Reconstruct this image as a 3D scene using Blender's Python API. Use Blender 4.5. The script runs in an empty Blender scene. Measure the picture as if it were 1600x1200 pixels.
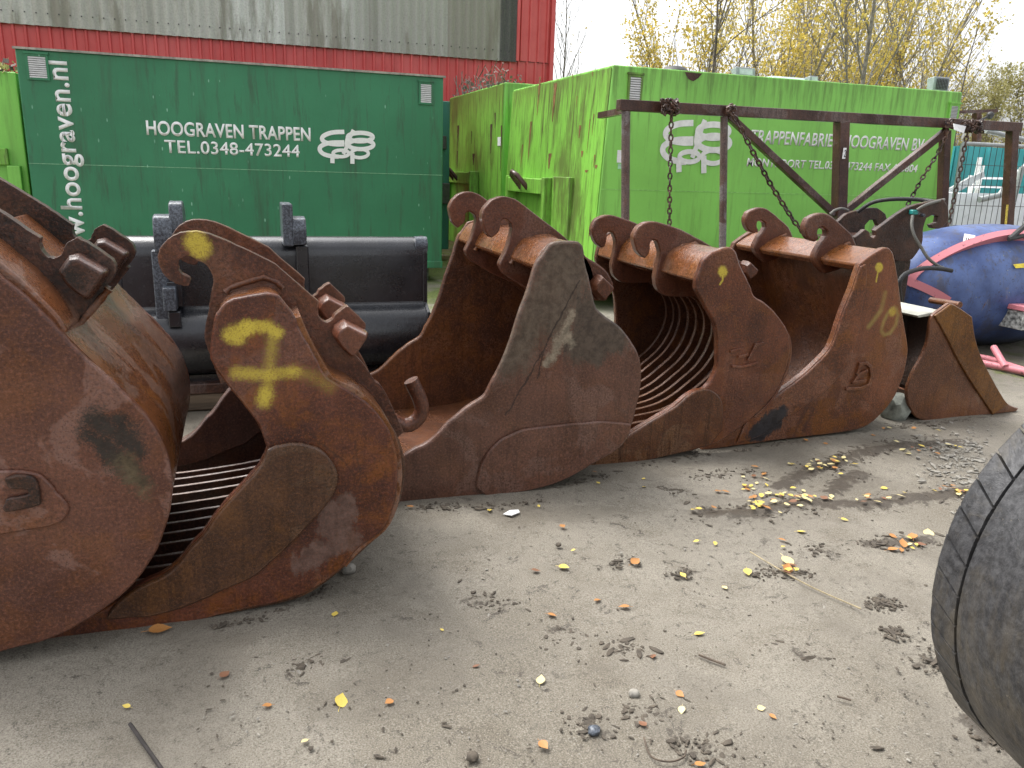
import bpy, bmesh, math, random
from mathutils import Vector, Matrix, noise
random.seed(7)
SC = bpy.context.scene
# ------------------------------------------------------------------ camera
FPX, PITCH, ROLL, YAW, CH = 1250.0, math.radians(15.0), 0.032, math.radians(19.0), 1.6
cf = Vector((math.sin(YAW)*math.cos(PITCH), math.cos(YAW)*math.cos(PITCH), -math.sin(PITCH)))
cr0 = Vector((math.cos(YAW), -math.sin(YAW), 0)); cu0 = cr0.cross(cf)
cr = cr0*math.cos(ROLL)+cu0*math.sin(ROLL); cu = cr.cross(cf)
CAM = Vector((0, 0, CH))
cd = bpy.data.cameras.new('camera'); cam = bpy.data.objects.new('camera', cd); SC.collection.objects.link(cam)
M = Matrix.Identity(4)
for i in range(3):
    M[i][0], M[i][1], M[i][2], M[i][3] = cr[i], cu[i], -cf[i], CAM[i]
cam.matrix_world = M
cd.sensor_width = 36; cd.sensor_fit = 'HORIZONTAL'; cd.lens = 36*FPX/1600; cd.clip_start = .05; cd.clip_end = 1500
SC.camera = cam
# ------------------------------------------------------------------ world, sun, exposure
SUN_EL, SUN_ROT = math.radians(58), math.radians(-35)
W = bpy.data.worlds.new('World'); SC.world = W; W.use_nodes = True
wn = W.node_tree; bg = wn.nodes['Background']
sky = wn.nodes.new('ShaderNodeTexSky'); sky.sky_type = 'NISHITA'; sky.sun_disc = False
sky.sun_elevation = SUN_EL; sky.sun_rotation = SUN_ROT; sky.air_density = 1.0; sky.dust_density = 5.0; sky.ozone_density = 1.0
hs = wn.nodes.new('ShaderNodeHueSaturation'); hs.inputs['Saturation'].default_value = .16
wn.links.new(sky.outputs[0], hs.inputs['Color']); wn.links.new(hs.outputs[0], bg.inputs['Color'])
bg.inputs['Strength'].default_value = .15
sd = bpy.data.lights.new('sun', 'SUN'); sd.energy = .6; sd.angle = math.radians(25); sd.color = (1, .96, .9)
so = bpy.data.objects.new('sun', sd); SC.collection.objects.link(so)
sdir = Vector((math.sin(SUN_ROT)*math.cos(SUN_EL), math.cos(SUN_ROT)*math.cos(SUN_EL), math.sin(SUN_EL)))
so.rotation_euler = sdir.to_track_quat('Z', 'Y').to_euler(); so.location = (0, 0, 30)
SC.view_settings.view_transform = 'Standard'; SC.view_settings.look = 'None'
SC.view_settings.exposure = 1.4; SC.view_settings.gamma = 1

# ------------------------------------------------------------------ helpers
def ray(px, py): return cf + cr*((px-800)/FPX) - cu*((py-600)/FPX)
def PY(px, py, Y):
    d = ray(px, py); return CAM + d*(Y/d.y)
def PX(px, py, X):
    d = ray(px, py); return CAM + d*(X/d.x)
def PZ(px, py, z=0.0):
    d = ray(px, py); return CAM + d*((z-CH)/d.z)
def xz(pts, Y):
    return [(lambda q: (q.x, q.z))(PY(a, b, Y)) for a, b in pts]
def link(o, parent=None):
    SC.collection.objects.link(o)
    if parent is not None:
        o.parent = parent
    return o
def finish(name, bm, mat, parent=None, smooth=35, bevel=0, seg=2, wn_=True, fix=True):
    """bmesh in world coordinates -> one mesh object whose vertices are relative to its thing."""
    if fix: bmesh.ops.recalc_face_normals(bm, faces=bm.faces)
    off = parent
    org = Vector((0, 0, 0))
    while off is not None:
        org += Vector(off.location); off = off.parent
    me = bpy.data.meshes.new(name)
    bm.transform(Matrix.Translation(-org)); bm.to_mesh(me); bm.free()
    o = bpy.data.objects.new(name, me); link(o, parent)
    for m in (mat if isinstance(mat, (list, tuple)) else [mat]): me.materials.append(m)
    if smooth:
        for p in me.polygons: p.use_smooth = True
        me.set_sharp_from_angle(angle=math.radians(smooth))
    if bevel:
        b = o.modifiers.new('bevel', 'BEVEL'); b.width = bevel; b.segments = seg; b.limit_method = 'ANGLE'; b.angle_limit = math.radians(40)
        if wn_:
            w = o.modifiers.new('wn', 'WEIGHTED_NORMAL'); w.keep_sharp = True
    return o
def solo(name, bm, mat, loc, **k):
    """a thing that is one mesh, origin at loc"""
    bm.transform(Matrix.Translation(-Vector(loc)))
    o = finish(name, bm, mat, None, **k); o.location = loc; return o
def tag(o, label, cat, group=None, kind=None):
    if label: o['label'] = label
    if cat: o['category'] = cat
    if group: o['group'] = group
    if kind: o['kind'] = kind
    return o
def thing(name, label, cat, loc, group=None):
    o = bpy.data.objects.new(name, None); o.empty_display_size = .2; SC.collection.objects.link(o); o.location = loc
    return tag(o, label, cat, group)
def dup(root, loc=None, rz=None, sc=None, label=None):
    r = root.copy(); SC.collection.objects.link(r)
    for ch in list(root.children):
        c = ch.copy(); SC.collection.objects.link(c); c.parent = r
        for g in ch.children:
            d = g.copy(); SC.collection.objects.link(d); d.parent = c
    if loc is not None: r.location = loc
    if rz is not None: r.rotation_euler = (0, 0, rz)
    if sc is not None: r.scale = (sc, sc, sc) if not isinstance(sc, tuple) else sc
    if label: r['label'] = label
    return r
def smooth_line(pts, closed=True, n=3, ang=36, jit=0.0):
    pts = [Vector(p) for p in pts]; N = len(pts); out = []
    def nb(i): return pts[i % N] if closed else pts[max(0, min(N-1, i))]
    corner = []
    for i in range(N):
        a, b = pts[i]-nb(i-1), nb(i+1)-pts[i]
        corner.append(a.length < 1e-6 or b.length < 1e-6 or a.angle(b) > math.radians(ang))
    for i in range(N if closed else N-1):
        p0, p1 = pts[i], nb(i+1); L = (p1-p0).length; ch = (p1-p0)
        def tan(j):
            if corner[j % N]: return ch
            t = nb(j+1)-nb(j-1); return t.normalized()*L
        t0, t1 = tan(i), tan(i+1)
        for k in range(n):
            s = k/n; s2, s3 = s*s, s*s*s
            q = p0*(2*s3-3*s2+1)+t0*(s3-2*s2+s)+p1*(-2*s3+3*s2)+t1*(s3-s2)
            if jit: q = q + Vector([random.uniform(-jit, jit) for _ in q])
            out.append(q)
    if not closed: out.append(pts[-1])
    return [tuple(p) for p in out]
def prism(bm, out, y0, y1, mi=0):
    """closed XZ outline extruded along Y"""
    A = [bm.verts.new((x, y0, z)) for x, z in out]; B = [bm.verts.new((x, y1, z)) for x, z in out]
    fs = [bm.faces.new(A), bm.faces.new(B[::-1])]
    n = len(out)
    for i in range(n):
        fs.append(bm.faces.new((A[i], B[i], B[(i+1) % n], A[(i+1) % n])))
    for f in fs: f.material_index = mi
    return fs
def prismx(bm, out, x0, x1):
    """closed YZ outline extruded along X"""
    A = [bm.verts.new((x0, y, z)) for y, z in out]; B = [bm.verts.new((x1, y, z)) for y, z in out]
    bm.faces.new(A); bm.faces.new(B[::-1]); n = len(out)
    for i in range(n): bm.faces.new((A[i], B[i], B[(i+1) % n], A[(i+1) % n]))
def box(bm, x0, x1, y0, y1, z0, z1):
    v = [bm.verts.new(c) for c in ((x0,y0,z0),(x1,y0,z0),(x1,y1,z0),(x0,y1,z0),(x0,y0,z1),(x1,y0,z1),(x1,y1,z1),(x0,y1,z1))]
    for f in ((0,1,5,4),(1,2,6,5),(2,3,7,6),(3,0,4,7),(4,5,6,7),(3,2,1,0)): bm.faces.new([v[i] for i in f])
def bar(bm, a, b, w, d=None, up=(0, 1, 0)):
    """square bar from a to b"""
    a, b = Vector(a), Vector(b); d = d or w; t = (b-a).normalized(); u = Vector(up)
    if abs(t.dot(u)) > .95: u = Vector((1, 0, 0))
    s = t.cross(u).normalized(); u = s.cross(t).normalized()
    q = []
    for p in (a, b):
        q.append([bm.verts.new(p+s*(w/2*i)+u*(d/2*j)) for i, j in ((-1,-1),(1,-1),(1,1),(-1,1))])
    for i in range(4): bm.faces.new((q[0][i], q[1][i], q[1][(i+1) % 4], q[0][(i+1) % 4]))
    bm.faces.new(q[0][::-1]); bm.faces.new(q[1])
def tube(bm, pts, r, n=8, cap=True, closed=False, mi=0):
    pts = [Vector(p) for p in pts]; N = len(pts); rings = []; prev = None
    for i, p in enumerate(pts):
        if closed: t = pts[(i+1) % N]-pts[i-1]
        else: t = pts[min(N-1, i+1)]-pts[max(0, i-1)]
        t.normalize()
        if prev is None:
            prev = Vector((0, 0, 1)) if abs(t.z) < .9 else Vector((1, 0, 0))
        s = prev.cross(t)
        if s.length < 1e-5: s = Vector((1, 0, 0)).cross(t)
        s.normalize(); u = t.cross(s).normalized(); prev = u
        rr = r[i] if isinstance(r, (list, tuple)) else r
        rings.append([bm.verts.new(p+(s*math.cos(2*math.pi*k/n)+u*math.sin(2*math.pi*k/n))*rr) for k in range(n)])
    for i in range(N if closed else N-1):
        A, B = rings[i], rings[(i+1) % N]
        for k in range(n):
            f = bm.faces.new((A[k], A[(k+1) % n], B[(k+1) % n], B[k])); f.material_index = mi
    if cap and not closed:
        bm.faces.new(rings[0][::-1]).material_index = mi; bm.faces.new(rings[-1]).material_index = mi
def lathe(bm, prof, origin, axis, n=48, up=None):
    """profile (a, r) about an axis"""
    o = Vector(origin); ax = Vector(axis).normalized(); u = ax.orthogonal().normalized() if up is None else Vector(up); v = ax.cross(u)
    R = [[bm.verts.new(o+ax*a+(u*math.cos(2*math.pi*k/n)+v*math.sin(2*math.pi*k/n))*r) for k in range(n)] for a, r in prof]
    for A, B in zip(R[:-1], R[1:]):
        for k in range(n): bm.faces.new((A[k], A[(k+1) % n], B[(k+1) % n], B[k]))
    return R
def NB(): return bmesh.new()

# ------------------------------------------------------------------ material kit
class MT:
    def __init__(s, name, rough=.6, spec=.5, metal=0.0):
        s.m = bpy.data.materials.new(name); s.m.use_nodes = True; s.nt = s.m.node_tree; s.N = s.nt.nodes
        s.b = s.N['Principled BSDF']; s.b.inputs['Roughness'].default_value = rough; s.b.inputs['Metallic'].default_value = metal
        s.b.inputs['Specular IOR Level'].default_value = spec
        s.tc = s.N.new('ShaderNodeTexCoord'); s.obj = s.tc.outputs['Object']
    def L(s, a, b): s.nt.links.new(a, b)
    def inp(s, sock, v):
        if isinstance(v, bpy.types.NodeSocket): s.L(v, sock)
        elif isinstance(v, (tuple, list)) and sock.type == 'RGBA' and len(v) == 3: sock.default_value = (*v, 1)
        else: sock.default_value = v
    def scale(s, sc, vec=None, loc=(0, 0, 0)):
        n = s.N.new('ShaderNodeMapping'); s.L(vec or s.obj, n.inputs[0]); n.inputs['Scale'].default_value = sc; n.inputs['Location'].default_value = loc
        return n.outputs[0]
    def noise(s, sc, det=5, rough=.6, vec=None, dist=0.0, seed=0.0):
        n = s.N.new('ShaderNodeTexNoise'); n.noise_dimensions = '4D'; s.L(vec or s.obj, n.inputs['Vector']); n.inputs['W'].default_value = seed
        n.inputs['Scale'].default_value = sc; n.inputs['Detail'].default_value = det; n.inputs['Roughness'].default_value = rough; n.inputs['Distortion'].default_value = dist
        return n.outputs[0]
    def voro(s, sc, vec=None, out='Distance', feat='F1'):
        n = s.N.new('ShaderNodeTexVoronoi'); n.feature = feat; s.L(vec or s.obj, n.inputs['Vector']); n.inputs['Scale'].default_value = sc
        return n.outputs[out]
    def math(s, op, a, b=0.0, c=None, clamp=False):
        n = s.N.new('ShaderNodeMath'); n.operation = op; n.use_clamp = clamp
        s.inp(n.inputs[0], a); s.inp(n.inputs[1], b)
        if c is not None: s.inp(n.inputs[2], c)
        return n.outputs[0]
    def step(s, v, lo, hi, a=0.0, b=1.0):
        n = s.N.new('ShaderNodeMapRange'); n.interpolation_type = 'SMOOTHSTEP'; s.inp(n.inputs['Value'], v)
        n.inputs['From Min'].default_value = lo; n.inputs['From Max'].default_value = hi; n.inputs['To Min'].default_value = a; n.inputs['To Max'].default_value = b
        return n.outputs[0]
    def mix(s, f, a, b, mode='MIX'):
        n = s.N.new('ShaderNodeMix'); n.data_type = 'RGBA'; n.blend_type = mode
        s.inp(n.inputs[0], f); s.inp(n.inputs[6], a); s.inp(n.inputs[7], b); return n.outputs[2]
    def sep(s, vec=None):
        n = s.N.new('ShaderNodeSeparateXYZ'); s.L(vec or s.obj, n.inputs[0]); return n.outputs
    def segs(s, S, warp=None):
        """distance to the nearest of a list of XZ segments (object space)"""
        v = warp or s.obj
        fl = s.N.new('ShaderNodeVectorMath'); fl.operation = 'MULTIPLY'; s.L(v, fl.inputs[0]); fl.inputs[1].default_value = (1, 0, 1); best = None
        for (ax, az), (bx, bz) in S:
            ba = Vector((bx-ax, 0, bz-az))
            n1 = s.N.new('ShaderNodeVectorMath'); n1.operation = 'SUBTRACT'; s.L(fl.outputs[0], n1.inputs[0]); n1.inputs[1].default_value = (ax, 0, az)
            if ba.length > 1e-6:
                n2 = s.N.new('ShaderNodeVectorMath'); n2.operation = 'DOT_PRODUCT'; s.L(n1.outputs[0], n2.inputs[0]); n2.inputs[1].default_value = ba/ba.length_squared
                h = s.math('ADD', n2.outputs['Value'], 0.0, clamp=True)
                n3 = s.N.new('ShaderNodeVectorMath'); n3.operation = 'SCALE'; n3.inputs[0].default_value = ba; s.L(h, n3.inputs['Scale'])
                n4 = s.N.new('ShaderNodeVectorMath'); n4.operation = 'SUBTRACT'; s.L(n1.outputs[0], n4.inputs[0]); s.L(n3.outputs[0], n4.inputs[1]); w = n4
            else: w = n1
            n5 = s.N.new('ShaderNodeVectorMath'); n5.operation = 'LENGTH'; s.L(w.outputs[0], n5.inputs[0]); d = n5.outputs['Value']
            best = d if best is None else s.math('MINIMUM', best, d)
        return best
    def bump(s, h, strength=.3, dist=.01, prev=None):
        n = s.N.new('ShaderNodeBump'); n.inputs['Strength'].default_value = strength; n.inputs['Distance'].default_value = dist
        s.L(h, n.inputs['Height'])
        if prev is not None: s.L(prev, n.inputs['Normal'])
        return n.outputs[0]
    def done(s, col=None, rough=None, normal=None):
        if col is not None: s.inp(s.b.inputs['Base Color'], col)
        if rough is not None: s.inp(s.b.inputs['Roughness'], rough)
        if normal is not None: s.L(normal, s.b.inputs['Normal'])
        return s.m

def rust(name, base=(.125, .05, .034), dark=(.045, .02, .016), orange=(.2, .075, .022), pale=(.2, .125, .105), seed=0.0,
         f_or=.5, f_pale=.35, f_dark=.5, rough=(.22, .48), patches=(), grit=.5, streaks=.45, specks=.4, wetk=.75):
    m = MT(name, spec=.3)
    n1 = m.noise(1.7, 6, .62, seed=seed); n2 = m.noise(4.2, 7, .68, seed=seed+3.1, dist=.4); n3 = m.noise(22, 6, .7, seed=seed+5)
    n4 = m.noise(95, 3, .7, seed=seed+9); n5 = m.noise(2.6, 5, .6, seed=seed+12.5, dist=.8)
    st = m.noise(1.0, 6, .65, vec=m.scale((26, 26, 1.8)), seed=seed+15)
    n6 = m.noise(190, 2, .7, seed=seed+21); n7 = m.noise(8.5, 8, .74, seed=seed+23, dist=1.1)
    c = m.mix(m.step(n1, .38, .62), dark, base)
    c = m.mix(m.math('MULTIPLY', m.step(n2, .47, .62), f_or), c, orange)
    c = m.mix(m.math('MULTIPLY', m.step(n5, .53, .565), f_pale), c, pale)
    c = m.mix(m.math('MULTIPLY', m.step(n7, .52, .62), f_dark), c, dark)
    c = m.mix(m.math('MULTIPLY', m.step(n7, .46, .38), .45*f_or), c, orange)
    c = m.mix(m.math('MULTIPLY', m.step(n3, .5, .66), f_dark*.8), c, dark)
    c = m.mix(m.math('MULTIPLY', m.step(st, .51, .57), streaks), c, tuple(x*.42 for x in base))
    c = m.mix(m.math('MULTIPLY', m.step(n4, .51, .64), .7*grit), c, tuple(min(1, x*2.0) for x in base))
    c = m.mix(m.math('MULTIPLY', m.step(n4, .49, .36), .85*grit), c, tuple(x*.4 for x in dark))
    c = m.mix(m.math('MULTIPLY', m.step(n6, .54, .66), .5*grit), c, tuple(min(1, x*1.7) for x in orange))
    ch = m.voro(21, vec=m.scale((1, 1, 1), loc=(seed*.37, seed, 0)))
    chm = m.math('MULTIPLY', m.step(ch, .1, .05), m.math('MULTIPLY', m.step(n2, .56, .66), specks))
    c = m.mix(chm, c, (.42, .3, .17))
    r = m.step(n5, .35, .7, rough[1], rough[0])
    r = m.math('ADD', r, m.math('MULTIPLY', m.math('SUBTRACT', n4, .5), .35), clamp=True)
    h = m.math('ADD', m.math('MULTIPLY', n3, .7), m.math('MULTIPLY', n4, .5))
    for S, rad, col, soft, wob, alpha in patches:
        wv = m.N.new('ShaderNodeVectorMath'); wv.operation = 'ADD'
        wn2 = m.N.new('ShaderNodeTexNoise'); m.L(m.obj, wn2.inputs['Vector']); wn2.inputs['Scale'].default_value = 9; wn2.inputs['Detail'].default_value = 5; wn2.inputs['Roughness'].default_value = .7
        ws = m.N.new('ShaderNodeVectorMath'); ws.operation = 'MULTIPLY_ADD'; m.L(wn2.outputs['Color'], ws.inputs[0])
        ws.inputs[1].default_value = (wob, wob, wob); ws.inputs[2].default_value = (-wob*.5, -wob*.5, -wob*.5)
        m.L(m.obj, wv.inputs[0]); m.L(ws.outputs[0], wv.inputs[1])
        d = m.segs(S, wv.outputs[0])
        d = m.math('ADD', d, m.math('MULTIPLY', m.math('ADD', m.math('SUBTRACT', n4, .5), m.math('SUBTRACT', n6, .5)), rad*soft*2.6))
        if rad > .038 and max(col) < .3: d = m.math('ADD', d, m.math('MULTIPLY', m.math('SUBTRACT', st, .5), rad*2.2))
        k = m.step(d, rad*(1+soft), rad*(1-soft))
        k = m.math('MULTIPLY', k, alpha*(.88 if max(col) > .4 else 1))
        if max(col) > .4: k = m.math('MULTIPLY', k, m.math('ADD', .5, m.math('MULTIPLY', m.step(m.math('ADD', n6, m.math('SUBTRACT', n7, .5)), .4, .52), .5)))
        cc = m.mix(m.step(n3, .38, .62), tuple(x*.62 for x in col), tuple(min(1, x*1.3) for x in col)) if max(col) < .4 else m.mix(m.math('MULTIPLY', m.step(n4, .52, .62), .35), col, tuple(x*.45 for x in col))
        c = m.mix(k, c, cc)
        r = m.math('ADD', r, m.math('MULTIPLY', k, .15), clamp=True)
    bv = m.N.new('ShaderNodeBevel'); bv.samples = 3; bv.inputs['Radius'].default_value = .009
    ge = m.N.new('ShaderNodeNewGeometry'); dt = m.N.new('ShaderNodeVectorMath'); dt.operation = 'DOT_PRODUCT'; m.L(bv.outputs[0], dt.inputs[0]); m.L(ge.outputs['Normal'], dt.inputs[1])
    ed = m.math('MULTIPLY', m.step(dt.outputs['Value'], .985, .85), m.step(m.math('ADD', n3, m.math('MULTIPLY', m.math('SUBTRACT', n2, .5), 1.2)), .42, .6)); c = m.mix(m.math('MULTIPLY', ed, .7), c, (.36, .22, .17))  # pale worn edges; also paints the sky light they catch into the colour
    hv = m.N.new('ShaderNodeHueSaturation'); hv.inputs['Hue'].default_value = .503; hv.inputs['Saturation'].default_value = 1.1; hv.inputs['Value'].default_value = .8; m.L(c, hv.inputs['Color']); c = hv.outputs[0]
    wet = m.math('ADD', m.math('MULTIPLY', m.step(n1, .4, .62), wetk), .12*wetk); m.L(wet, m.b.inputs['Coat Weight']); m.b.inputs['Coat IOR'].default_value = 1.33
    m.L(m.math('ADD', .02, m.math('MULTIPLY', n7, .26)), m.b.inputs['Coat Roughness'])
    return m.done(c, r, m.bump(h, .6, .008, m.bump(n7, .35, .012, m.bump(n1, .35, .07))))
def paint(name, col, dirt=(.05, .045, .03), seed=0.0, rough=.45, f_dirt=.5, rustc=(.1, .04, .02), f_rust=.25, chips=.0, chipc=(.3, .6, .5), grime=.5, streakscale=(7, 7, .45), fade=.25, bumpk=.12, zr=None, algae=None):
    m = MT(name, rough=rough)
    n1 = m.noise(.7, 5, .6, seed=seed); n2 = m.noise(5, 7, .7, seed=seed+2); n3 = m.noise(45, 4, .7, seed=seed+4)
    st = m.noise(1, 7, .68, vec=m.scale(streakscale), seed=seed+6); st2 = m.noise(1, 6, .7, vec=m.scale(tuple(x*3.1 for x in streakscale)), seed=seed+8)
    c = m.mix(m.math('MULTIPLY', m.step(n1, .35, .68), fade), col, tuple(min(1, x*1.45+.01) for x in col))
    c = m.mix(m.math('MULTIPLY', m.step(n1, .62, .3), fade), c, tuple(x*.7 for x in col))
    c = m.mix(m.math('MULTIPLY', m.step(st, .5, .72), f_dirt), c, dirt)
    c = m.mix(m.math('MULTIPLY', m.step(st2, .52, .66), f_dirt*.7), c, dirt)
    if f_dirt >= 1: c = m.mix(m.math('MULTIPLY', m.step(m.noise(1, 6, .7, vec=m.scale((1.6, 1.6, .5)), seed=seed+40), .48, .64), .75), c, tuple(x*1.1 for x in dirt))
    if zr:
        zz = m.sep()[2]; tp = m.math('MULTIPLY', m.step(m.math('ADD', zz, m.math('MULTIPLY', m.math('SUBTRACT', st2, .5), 2.6)), zr[0], zr[1]), zr[2]); c = m.mix(tp, c, dirt)
    if algae: c = m.mix(m.math('MULTIPLY', m.step(m.noise(1, 6, .7, vec=m.scale((3, 3, 1)), seed=seed+31), .48, .7), .6), c, algae)
    c = m.mix(m.math('MULTIPLY', m.step(n3, .55, .8), grime*.5), c, tuple(x*.45 for x in col))
    rm = m.math('MULTIPLY', m.step(n2, .64, .69), m.step(st, .42, .6)); c = m.mix(m.math('MULTIPLY', rm, f_rust*2.5, clamp=True), c, rustc)
    if chips:
        v = m.voro(11, vec=m.scale((1.3, 1.3, .42))); ck = m.math('MULTIPLY', m.step(v, .13, .08), m.step(m.noise(1.6, 3, .5, seed=seed+20), .5, .6))
        c = m.mix(m.math('MULTIPLY', ck, chips), c, chipc)
    r = m.math('ADD', rough, m.math('MULTIPLY', m.math('SUBTRACT', n2, .5), .4), clamp=True)
    return m.done(c, r, m.bump(n2, bumpk, .02, m.bump(n3, .1, .004)))
def plain(name, col, rough=.6, sc=14, var=.35, metal=0.0, bump=.15, seed=0.0, spec=.5):
    m = MT(name, rough=rough, metal=metal, spec=spec); n1 = m.noise(sc, 6, .65, seed=seed); n2 = m.noise(sc*7, 3, .6, seed=seed+3)
    c = m.mix(m.step(n1, .3, .7), tuple(x*(1-var) for x in col), tuple(min(1, x*(1+var)) for x in col))
    c = m.mix(m.math('MULTIPLY', m.step(n2, .55, .75), .4), c, tuple(x*.6 for x in col))
    return m.done(c, m.math('ADD', rough, m.math('MULTIPLY', m.math('SUBTRACT', n1, .5), .3), clamp=True), m.bump(n2, bump, .004))

# ------------------------------------------------------------------ buckets
def out(pts, Y, n=3, ang=36, jit=.0012): return smooth_line(xz(pts, Y), True, n, ang, jit)
def two_tone(bm):  # edges pale and polished; dark sides paint in the shade between bars
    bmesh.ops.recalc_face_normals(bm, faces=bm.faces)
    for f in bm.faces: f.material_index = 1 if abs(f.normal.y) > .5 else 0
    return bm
def line(pts, Y, n=3, ang=60): return smooth_line(xz(pts, Y), False, n, ang)
def offset(curve, d):
    """thickened open XZ polyline -> closed outline (d to the left of travel)"""
    c = [Vector(p) for p in curve]; o = []
    for i, p in enumerate(c):
        t = (c[min(len(c)-1, i+1)]-c[max(0, i-1)]).normalized(); o.append(p+Vector((-t.y, t.x))*d)
    return [tuple(p) for p in c]+[tuple(p) for p in o[::-1]]
def strip(pts, Y, y0, y1, d):
    bm = NB(); prism(bm, offset(line(pts, Y), d), y0, y1); return bm
def pl(name, pts, Y, y0, y1, mat, parent, bevel=.007, n=3, ang=36):
    bm = NB(); prism(bm, out(pts, Y, n, ang), y0, y1); return finish(name, bm, mat, parent, bevel=bevel)
def lug(name, pts, Y, depth, mat, parent, taper=.82):
    """tapered lifting lug standing proud of a hook plate, towards -Y"""
    o = out(pts, Y, 2, 30, 0); bm = NB(); cx = sum(p[0] for p in o)/len(o); cz = sum(p[1] for p in o)/len(o)
    A = [bm.verts.new((x, Y+.01, z)) for x, z in o]; m_ = [bm.verts.new((x, Y-depth*.6, z)) for x, z in o]
    B = [bm.verts.new((cx+(x-cx)*taper, Y-depth, cz+(z-cz)*taper)) for x, z in o]; n = len(o)
    bm.faces.new(B)
    bm.faces.new(A[::-1])
    for P_, Q_ in ((A, m_), (m_, B)):
        for i in range(n): bm.faces.new((P_[i], P_[(i+1) % n], Q_[(i+1) % n], Q_[i]))
    return finish(name, bm, mat, parent, bevel=.006)
def weld(pts3, r, mat, parent):
    bm = NB(); P3 = []
    for a, b in zip(pts3[:-1], pts3[1:]):
        a, b = Vector(a), Vector(b); k = max(2, int((b-a).length/.018))
        for i in range(k): P3.append(a.lerp(b, i/k))
    P3.append(Vector(pts3[-1]))
    tube(bm, P3, [r*random.uniform(.75, 1.25) for _ in P3], 7); return finish('weld_bead', bm, mat, parent, smooth=80)
def pseg(pairs, Y, loc):
    r = []
    for a, b in pairs:
        p, q = PY(*a, Y), PY(*b, Y); r.append(((p.x-loc[0], p.z-loc[2]), (q.x-loc[0], q.z-loc[2])))
    return r
YEL = (.74, .58, .13)

# ---- bucket one (far left, seen mostly from its back)
Y1 = 2.66; L1 = (-.9, Y1, 0)
m1 = rust('rust_purple', base=(.18, .078, .056), dark=(.095, .043, .034), orange=(.22, .085, .032), pale=(.26, .15, .125), seed=1, f_pale=.75, f_or=.35, f_dark=.3, streaks=.15, specks=.15,
     patches=[(pseg([((150, 655), (200, 700)), ((140, 680), (205, 735)), ((185, 660), (215, 705)), ((195, 735), (222, 755))], Y1, L1), .03, (.028, .024, .02), .75, .14, .92),
              (pseg([((195, 725), (225, 765))], Y1, L1), .03, (.16, .12, .07), .8, .12, .6)])
m1b = rust('rust_barrel', base=(.19, .075, .04), dark=(.11, .045, .026), orange=(.25, .1, .035), pale=(.3, .2, .165), seed=2, f_pale=.55, f_dark=.2, rough=(.14, .36), streaks=.1, specks=.2)
m1h = rust('rust_blackened', base=(.1, .042, .03), dark=(.02, .016, .014), orange=(.13, .055, .028), pale=(.15, .085, .07), seed=3, f_dark=.85, streaks=.2)
r1 = thing('excavator_bucket', 'huge purplish brown excavator bucket seen from its rounded back, cut off by the left edge', 'bucket', L1, 'rusty excavator buckets standing in a row')
side1 = [(0,431),(41,465),(79,503),(109,537),(137,563),(184.5,605),(205,626),(229,650),(251,686),(265,725),(269,761),(265,801),(251,847),(229,887),(208,914),(179,940),(125,976),(72,1001),(36,1010),(0,1019),(-60,1032),(-150,1046),(-260,1060),(-400,1080),(-470,1085),(-450,1040),(-330,960),(-250,850),(-215,700),(-195,560),(-160,440),(-120,370),(-60,372)]
pl('side_plate', side1, Y1, Y1, Y1+.035, m1, r1)
pl('far_side_plate', side1, Y1, 3.83, 3.865, m1, r1)
sh1 = [(-70,395),(0,450),(41,483),(79,520),(106,548),(150,590),(200,640),(236,680),(252,725),(257,761),(252,801),(240,840),(218,880),(198,903),(170,928),(125,958),(72,985),(0,1003),(-100,1023),(-260,1045),(-420,1068)]
bm = strip(sh1, Y1, Y1+.03, 3.835, .022)
finish('shell', bm, m1b, r1)
bm = NB(); prism(bm, out([(-70,360),(0,415),(40,450),(79,488),(104,522),(85,532),(30,500),(-40,440),(-90,420)], Y1), Y1+.034, 3.83); finish('cross_beam', bm, m1b, r1, bevel=.01)
Yh = 2.93
hook1 = [(-140,250),(0,331),(30,351),(63,372),(61,381),(65.6,392.5),(75,402),(84,404),(96,398),(100,388),(105,379),(120,371),(142.5,383),(176,406),(181,422),(174,439),(165,449),(171,451),(140,490),(106,529),(60,500),(0,440),(-60,400),(-140,340)]
for k, yh in enumerate((Yh, 3.5)):
    pl('hook_plate', hook1, Yh, yh, yh+.05, m1h, r1)
    lug('lug', [(96,420),(113,397),(126,394),(172,420),(170,430),(146,464),(137,464),(110,443)], Yh, .09, m1h, r1).location = (0, yh-Yh, 0)
q0, q1 = PY(171,451,Yh), PY(106,529,Yh)
weld([(q0.x, Yh-.008, q0.z), (q1.x, Yh-.008, q1.z)], .013, m1b, r1)
weld([(lambda p: (p.x, Yh-.006, p.z))(PY(a, b, Yh)) for a, b in ((0,440),(60,500),(106,529))], .011, m1b, r1)
bm = NB(); prism(bm, out([(-30,735),(20,733),(60,738),(78,752),(90,768),(106,785),(107,800),(97,813),(70,822),(0,833),(-40,836)], Y1, 3, 50), Y1-.014, Y1+.002); finish('emblem_back', bm, m1, r1, bevel=.006)
bm = NB()
prism(bm, out([(10,742),(30,737),(52,739),(62,750),(66,770),(66,783),(54,788),(12,795),(6,790),(14,774),(48,767),(46,760),(18,759),(14,752)], Y1, 2, 50), Y1-.03, Y1-.012)
finish('emblem', bm, m1h, r1, bevel=.005)

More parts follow.
